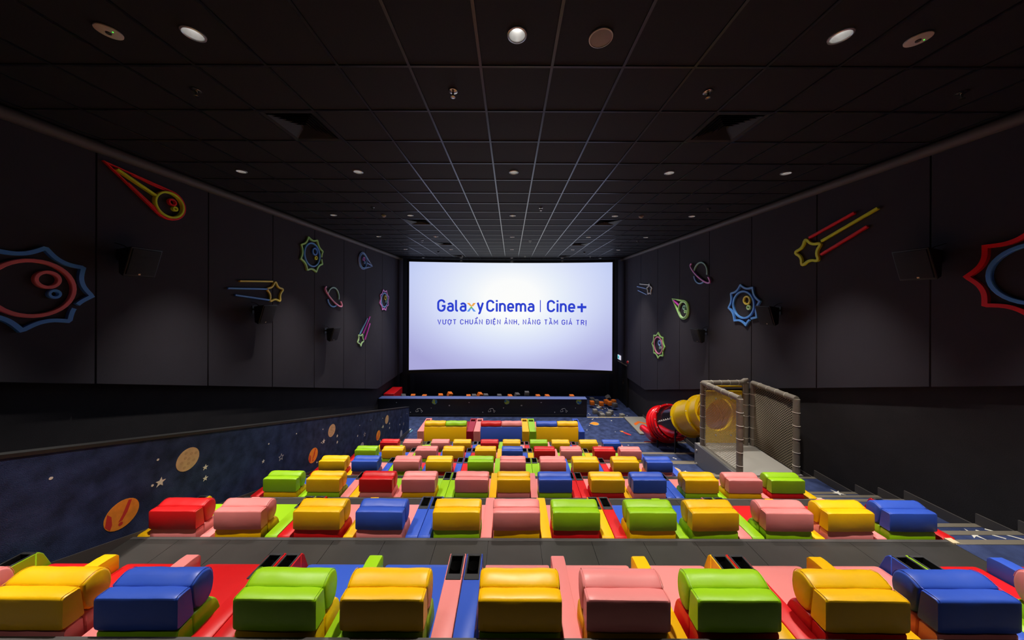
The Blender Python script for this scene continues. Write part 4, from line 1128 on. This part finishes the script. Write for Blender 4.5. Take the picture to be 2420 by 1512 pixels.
def rail(a, b, name='top_rail'):
    a = Vector(a); b = Vector(b)
    R = MB().tube([L(*(a+(b-a)*i/10.0)) for i in range(11)], [RP*(1+.03*math.sin(i*1.7)) for i in range(11)], 14).build(name,'post_tan',pt,smooth=True)
    for q in range(1, 5):
        MB().lathe(L(*(a+(b-a)*q/5.0)), tuple(b-a), [(RP+.001,-.006),(RP+.006,0),(RP+.001,.006)], 14).build('tie','tie_white',R,smooth=True)
zt_ = ZD+PT
rail((*posts['nl'], zt_), (*posts['fl'], zt_)); rail((*posts['nr'], zt_), (*posts['fr'], zt_)); rail((*posts['fl'], zt_), (*posts['fm'], zt_))
MB().tube([L(posts['fm'][0]-.08, posts['fm'][1], zt_+.01), L(posts['fm'][0]-.03, posts['fm'][1]-.02, zt_+.05), L(posts['fm'][0]+.02, posts['fm'][1]-.05, zt_+.09)], [.05,.055,.02], 12).build('rail_wrap','post_tan',pt,smooth=True)
# nets
def net(a, b, side, sag):
    (xa, ya), (xb, yb) = a, b
    mb = MB(); W = math.hypot(xb-xa, yb-ya); Hh = PT-.05; step = .05
    def pos(u, v):
        s_ = sag*math.sin(math.pi*u)*math.sin(math.pi*min(v*1.05, 1))
        zz = ZD+.02+Hh*(v - .045*math.sin(math.pi*u)*math.sin(math.pi*v) + .03*math.sin(2*math.pi*u)*math.sin(math.pi*v))
        return Vector(L(xa+(xb-xa)*u+side*s_, ya+(yb-ya)*u, zz))
    n = int((W+Hh)/step)
    for fam in (0, 1):
        for i in range(1, n):
            c = i*step; pts = []
            t0 = max(0.0, c-Hh); t1 = min(W, c)
            if t1-t0 < .02: continue
            m = max(3, int((t1-t0)/.07)+1)
            for q in range(m+1):
                u_ = t0+(t1-t0)*q/m; v_ = c-u_
                u = u_/W; v = v_/Hh
                if fam: u = 1-u
                pts.append(pos(u, v))
            mb.tube(pts, .0032, 3, cap=False)
    mb.build('net','net_cord',pt,smooth=True)
net(posts['nl'], posts['fl'], 1, .05); net(posts['nr'], posts['fr'], -1, .07)
# yellow panel with the round tunnel mouth
HX, HZ, HR_ = 4.87, CZ-2.67, .415
yx0, yx1, yz0, yz1 = TX0+.10, TX1-.17, ZD+.0, CZ-(924-707-1.5)*6.83/F
YPn = TY1-.012
mb = MB(); n = 48
ring = [(HX+HR_*math.cos(2*math.pi*k/n), HZ+HR_*math.sin(2*math.pi*k/n)) for k in range(n)]
outer = []
for k in range(n):
    a = 2*math.pi*k/n; dx, dz = math.cos(a), math.sin(a)
    tt = min([t_ for t_ in (((yx1-HX)/dx if dx > 1e-6 else 9),((yx0-HX)/dx if dx < -1e-6 else 9),((yz1-HZ)/dz if dz > 1e-6 else 9),((yz0-HZ)/dz if dz < -1e-6 else 9))])
    outer.append((HX+dx*tt, HZ+dz*tt))
for c in ((yx0,yz0),(yx0,yz1),(yx1,yz0),(yx1,yz1)):
    k = min(range(n), key=lambda i: (outer[i][0]-c[0])**2+(outer[i][1]-c[1])**2); outer[k] = c
vs = []
for yy in (YPn, YPn+.025):
    vs += [L(x, yy, z) for x, z in ring]+[L(x, yy, z) for x, z in outer]
fs = []
for k in range(n):
    j = (k+1) % n
    fs += [(k, j, n+j, n+k), (2*n+k, 3*n+k, 3*n+j, 2*n+j), (k, 2*n+k, 2*n+j, j), (n+k, n+j, 3*n+j, 3*n+k)]
mb.add(vs, fs).build('tunnel_panel','play_yellow',pt)
lbox(TX0+.1,TX1-.2,TY1-.05,TY1-.02,zt_-.12,zt_-.09).build('cross_bar','play_yellow',pt)
for k in range(8):
    a = math.pi/8+k*math.pi/4
    MB().lathe(L(HX+(HR_+.035)*math.cos(a), YPn, HZ+(HR_+.035)*math.sin(a)), (0,-1,0), [(.02,0),(.018,.012),(.001,.018)], 10).build('bolt','bolt',pt,smooth=True)
for x, z in ((yx0+.05,yz0+.07),(yx0+.05,yz1-.10),(yx1-.04,yz0+.07),(yx1-.04,yz1-.10)):
    MB().lathe(L(x, YPn, z), (0,-1,0), [(.02,0),(.018,.012),(.001,.018)], 10).build('bolt','bolt',pt,smooth=True)

# ------------------------------------------------------------------ tunnel slide
sl = thing('tunnel_slide', (HX, 8.3, ZF[6]), 'spiral-jointed tunnel slide in yellow, clear plastic and red', 'slide')
sl['label'] = 'tunnel slide of yellow and clear tube sections ending in a red mouth'
def SP(Y):   # centreline of the tube
    z = CZ-2.67 if Y < 7.1 else CZ-2.67-.525*(Y-7.1)
    return Vector((HX-sl.location.x, Y-sl.location.y, z-sl.location.z))
def tube_sec(name, m, ya, yb, r0, r1=None, th=.018, flange=.055, corr=0, n=40):
    r1 = r1 or r0; ax = (SP(yb)-SP(ya)).normalized(); c = SP(ya); Ln = (SP(yb)-SP(ya)).length
    prof = [(r0+flange,0),(r0+flange,.02),(r0,.022)]
    K = 10
    for i in range(1, K):
        f = i/K; r = r0+(r1-r0)*f + (corr*(1 if i % 3 == 1 else 0))
        prof.append((r, .022+(Ln-.044)*f))
    prof += [(r1,Ln-.022),(r1+flange,Ln-.02),(r1+flange,Ln),(r1-th,Ln),(r0-th,0),(r0+flange,0)]
    return MB().lathe(c, ax, prof, n, ref=(1,0,0)).build(name, m, sl, smooth=True)
tube_sec('yellow_collar','tube_yellow',YPn+.027,7.099,.42,.42,flange=.03)
tube_sec('yellow_section','tube_yellow',7.1,7.5,.43,.44)
tube_sec('yellow_section','tube_yellow',7.5,8.2,.43,.43)
cs_ = tube_sec('clear_section','clear_plastic',8.2,9.02,.425,.425,th=.012)
rs = tube_sec('red_collar','tube_red',9.02,9.50,.46,.49,flange=.07)
# seam ribs and bolts
def ring_bolts(Y, r, nb, par, ph=0.0):
    ax = (SP(Y+.1)-SP(Y)).normalized(); a = Vector((1,0,0)); b = ax.cross(a); c = SP(Y)
    for k in range(nb):
        t_ = ph+2*math.pi*k/nb
        p = c+(r)*(math.cos(t_)*a+math.sin(t_)*b)
        MB().lathe(p, -ax, [(.016,0),(.014,.012),(.001,.016)], 8).build('bolt','bolt',par,smooth=True)
ring_bolts(7.49,.47,10,sl,.2); ring_bolts(8.19,.47,10,sl,.1); ring_bolts(9.01,.51,14,rs,.15)
ax = (SP(8.9)-SP(8.3)).normalized()
for sx in (-1, 1):
    for q in range(6):
        p = SP(8.3+.12*q)+Vector((sx*.44,0,0.02)); MB().lathe(p, (sx,0,0), [(.018,0),(.016,.012),(.001,.018)], 8).build('bolt','bolt',cs_,smooth=True)
    MB().tube([SP(8.22)+Vector((sx*.432,0,0)), SP(9.0)+Vector((sx*.432,0,0))], .014, 6).build('seam_rib','tie_white',cs_,smooth=True)
for q, Y in enumerate((9.12, 9.26, 9.40)):
    ax = (SP(Y+.1)-SP(Y)).normalized()
    a = Vector((1,0,0)); b = ax.cross(a); rr_ = .475+.01*q
    MB().tube([SP(Y)+rr_*(math.cos(2*math.pi*k/36)*a+math.sin(2*math.pi*k/36)*b) for k in range(36)], .022, 8, closed=True).build('rib','tube_red',rs,smooth=True)
# open exit chute with rolled lips
sec = []
for i in range(15):
    f = i/14.0; Y = 9.45+.92*f
    zf = .62*(1-f)+.26*f - .10*math.sin(f*math.pi)
    wd = .36-.04*f
    hh = .16+.22*f
    ringp = []
    for q in range(13):
        a = math.pi*(q/12.0); x = -wd*math.cos(a); z = zf+hh*(abs(math.cos(a))**2.6)
        ringp.append((x, Y-sl.location.y, z-sl.location.z))
    sec.append(ringp)
mb = MB(); vs = [p for s_ in sec for p in s_]; n = 13
lo = [(x*1.03, y, z-.05) for x, y, z in vs]
fs = []
for i in range(14):
    for q in range(12):
        a = i*n+q; fs.append((a, a+1, a+n+1, a+n)); o_ = len(vs); fs.append((o_+a, o_+a+n, o_+a+n+1, o_+a+1))
N_ = len(vs)
for i in range(14):
    for q in (0, 12):
        a = i*n+q; fs.append((a, a+n, N_+a+n, N_+a))
for q in range(12):
    for i in (0, 14):
        a = i*n+q; fs.append((a, N_+a, N_+a+1, a+1))
mb.add(vs+lo, fs).build('exit_chute','tube_red',sl,smooth=True)
for sx in (-1, 1):
    pth = [(sx*.40,9.36,.80),(sx*.36,9.55,.72),(sx*.32,9.8,.66),(sx*.30,10.05,.62),(sx*.29,10.25,.60),(sx*.29,10.37,.59),(sx*.29,10.43,.585),(sx*.29,10.46,.58)]
    MB().tube([(a, b-sl.location.y, c-sl.location.z) for a, b, c in pth], [.09,.10,.105,.11,.115,.105,.07,.02], 14).build('chute_lip','tube_red',sl,smooth=True)
lbx = MB().box(-.28,.28,9.75-sl.location.y,10.3-sl.location.y,-sl.location.z,.16-sl.location.z).build('chute_base','tube_red',sl,bevel=.02)
for yy in (8.3, 9.3):
    zz = SP(yy).z
    fz = (ZF[5]-.29 if yy < 8.5 else ZF[6]) - sl.location.z
    MB().tube([(-.3,yy-sl.location.y,fz),(-.3,yy-sl.location.y,zz-.30)],.022,8).build('support','black_trim',sl,smooth=True)
    MB().tube([(.3,yy-sl.location.y,fz),(.3,yy-sl.location.y,zz-.30)],.022,8).build('support','black_trim',sl,smooth=True)

# landing mat with chevrons
mx0, mx1, my0, my1 = 4.80, LR-.03, 11.10, YP-.06
t = thing('landing_mat', ((mx0+mx1)/2, (my0+my1)/2, 0), 'grey landing mat with orange chevrons at the slide exit', 'mat')
MB().box(mx0-t.location.x, mx1-t.location.x, my0-t.location.y, my1-t.location.y, 0, .06).build('pad','mat_grey',t,bevel=.012,seg=2)
for q, y in enumerate((.10, -.42)):
    pts = [(-.28,y-.2),(-.28+.0,y-.02),(.0,y+.22),(.28,y-.02),(.28,y-.2),(.0,y+.06)]
    decal_poly(Vector((.0,0,.060)), pts, 'chevron', t, 'chevron', 'z', .003)
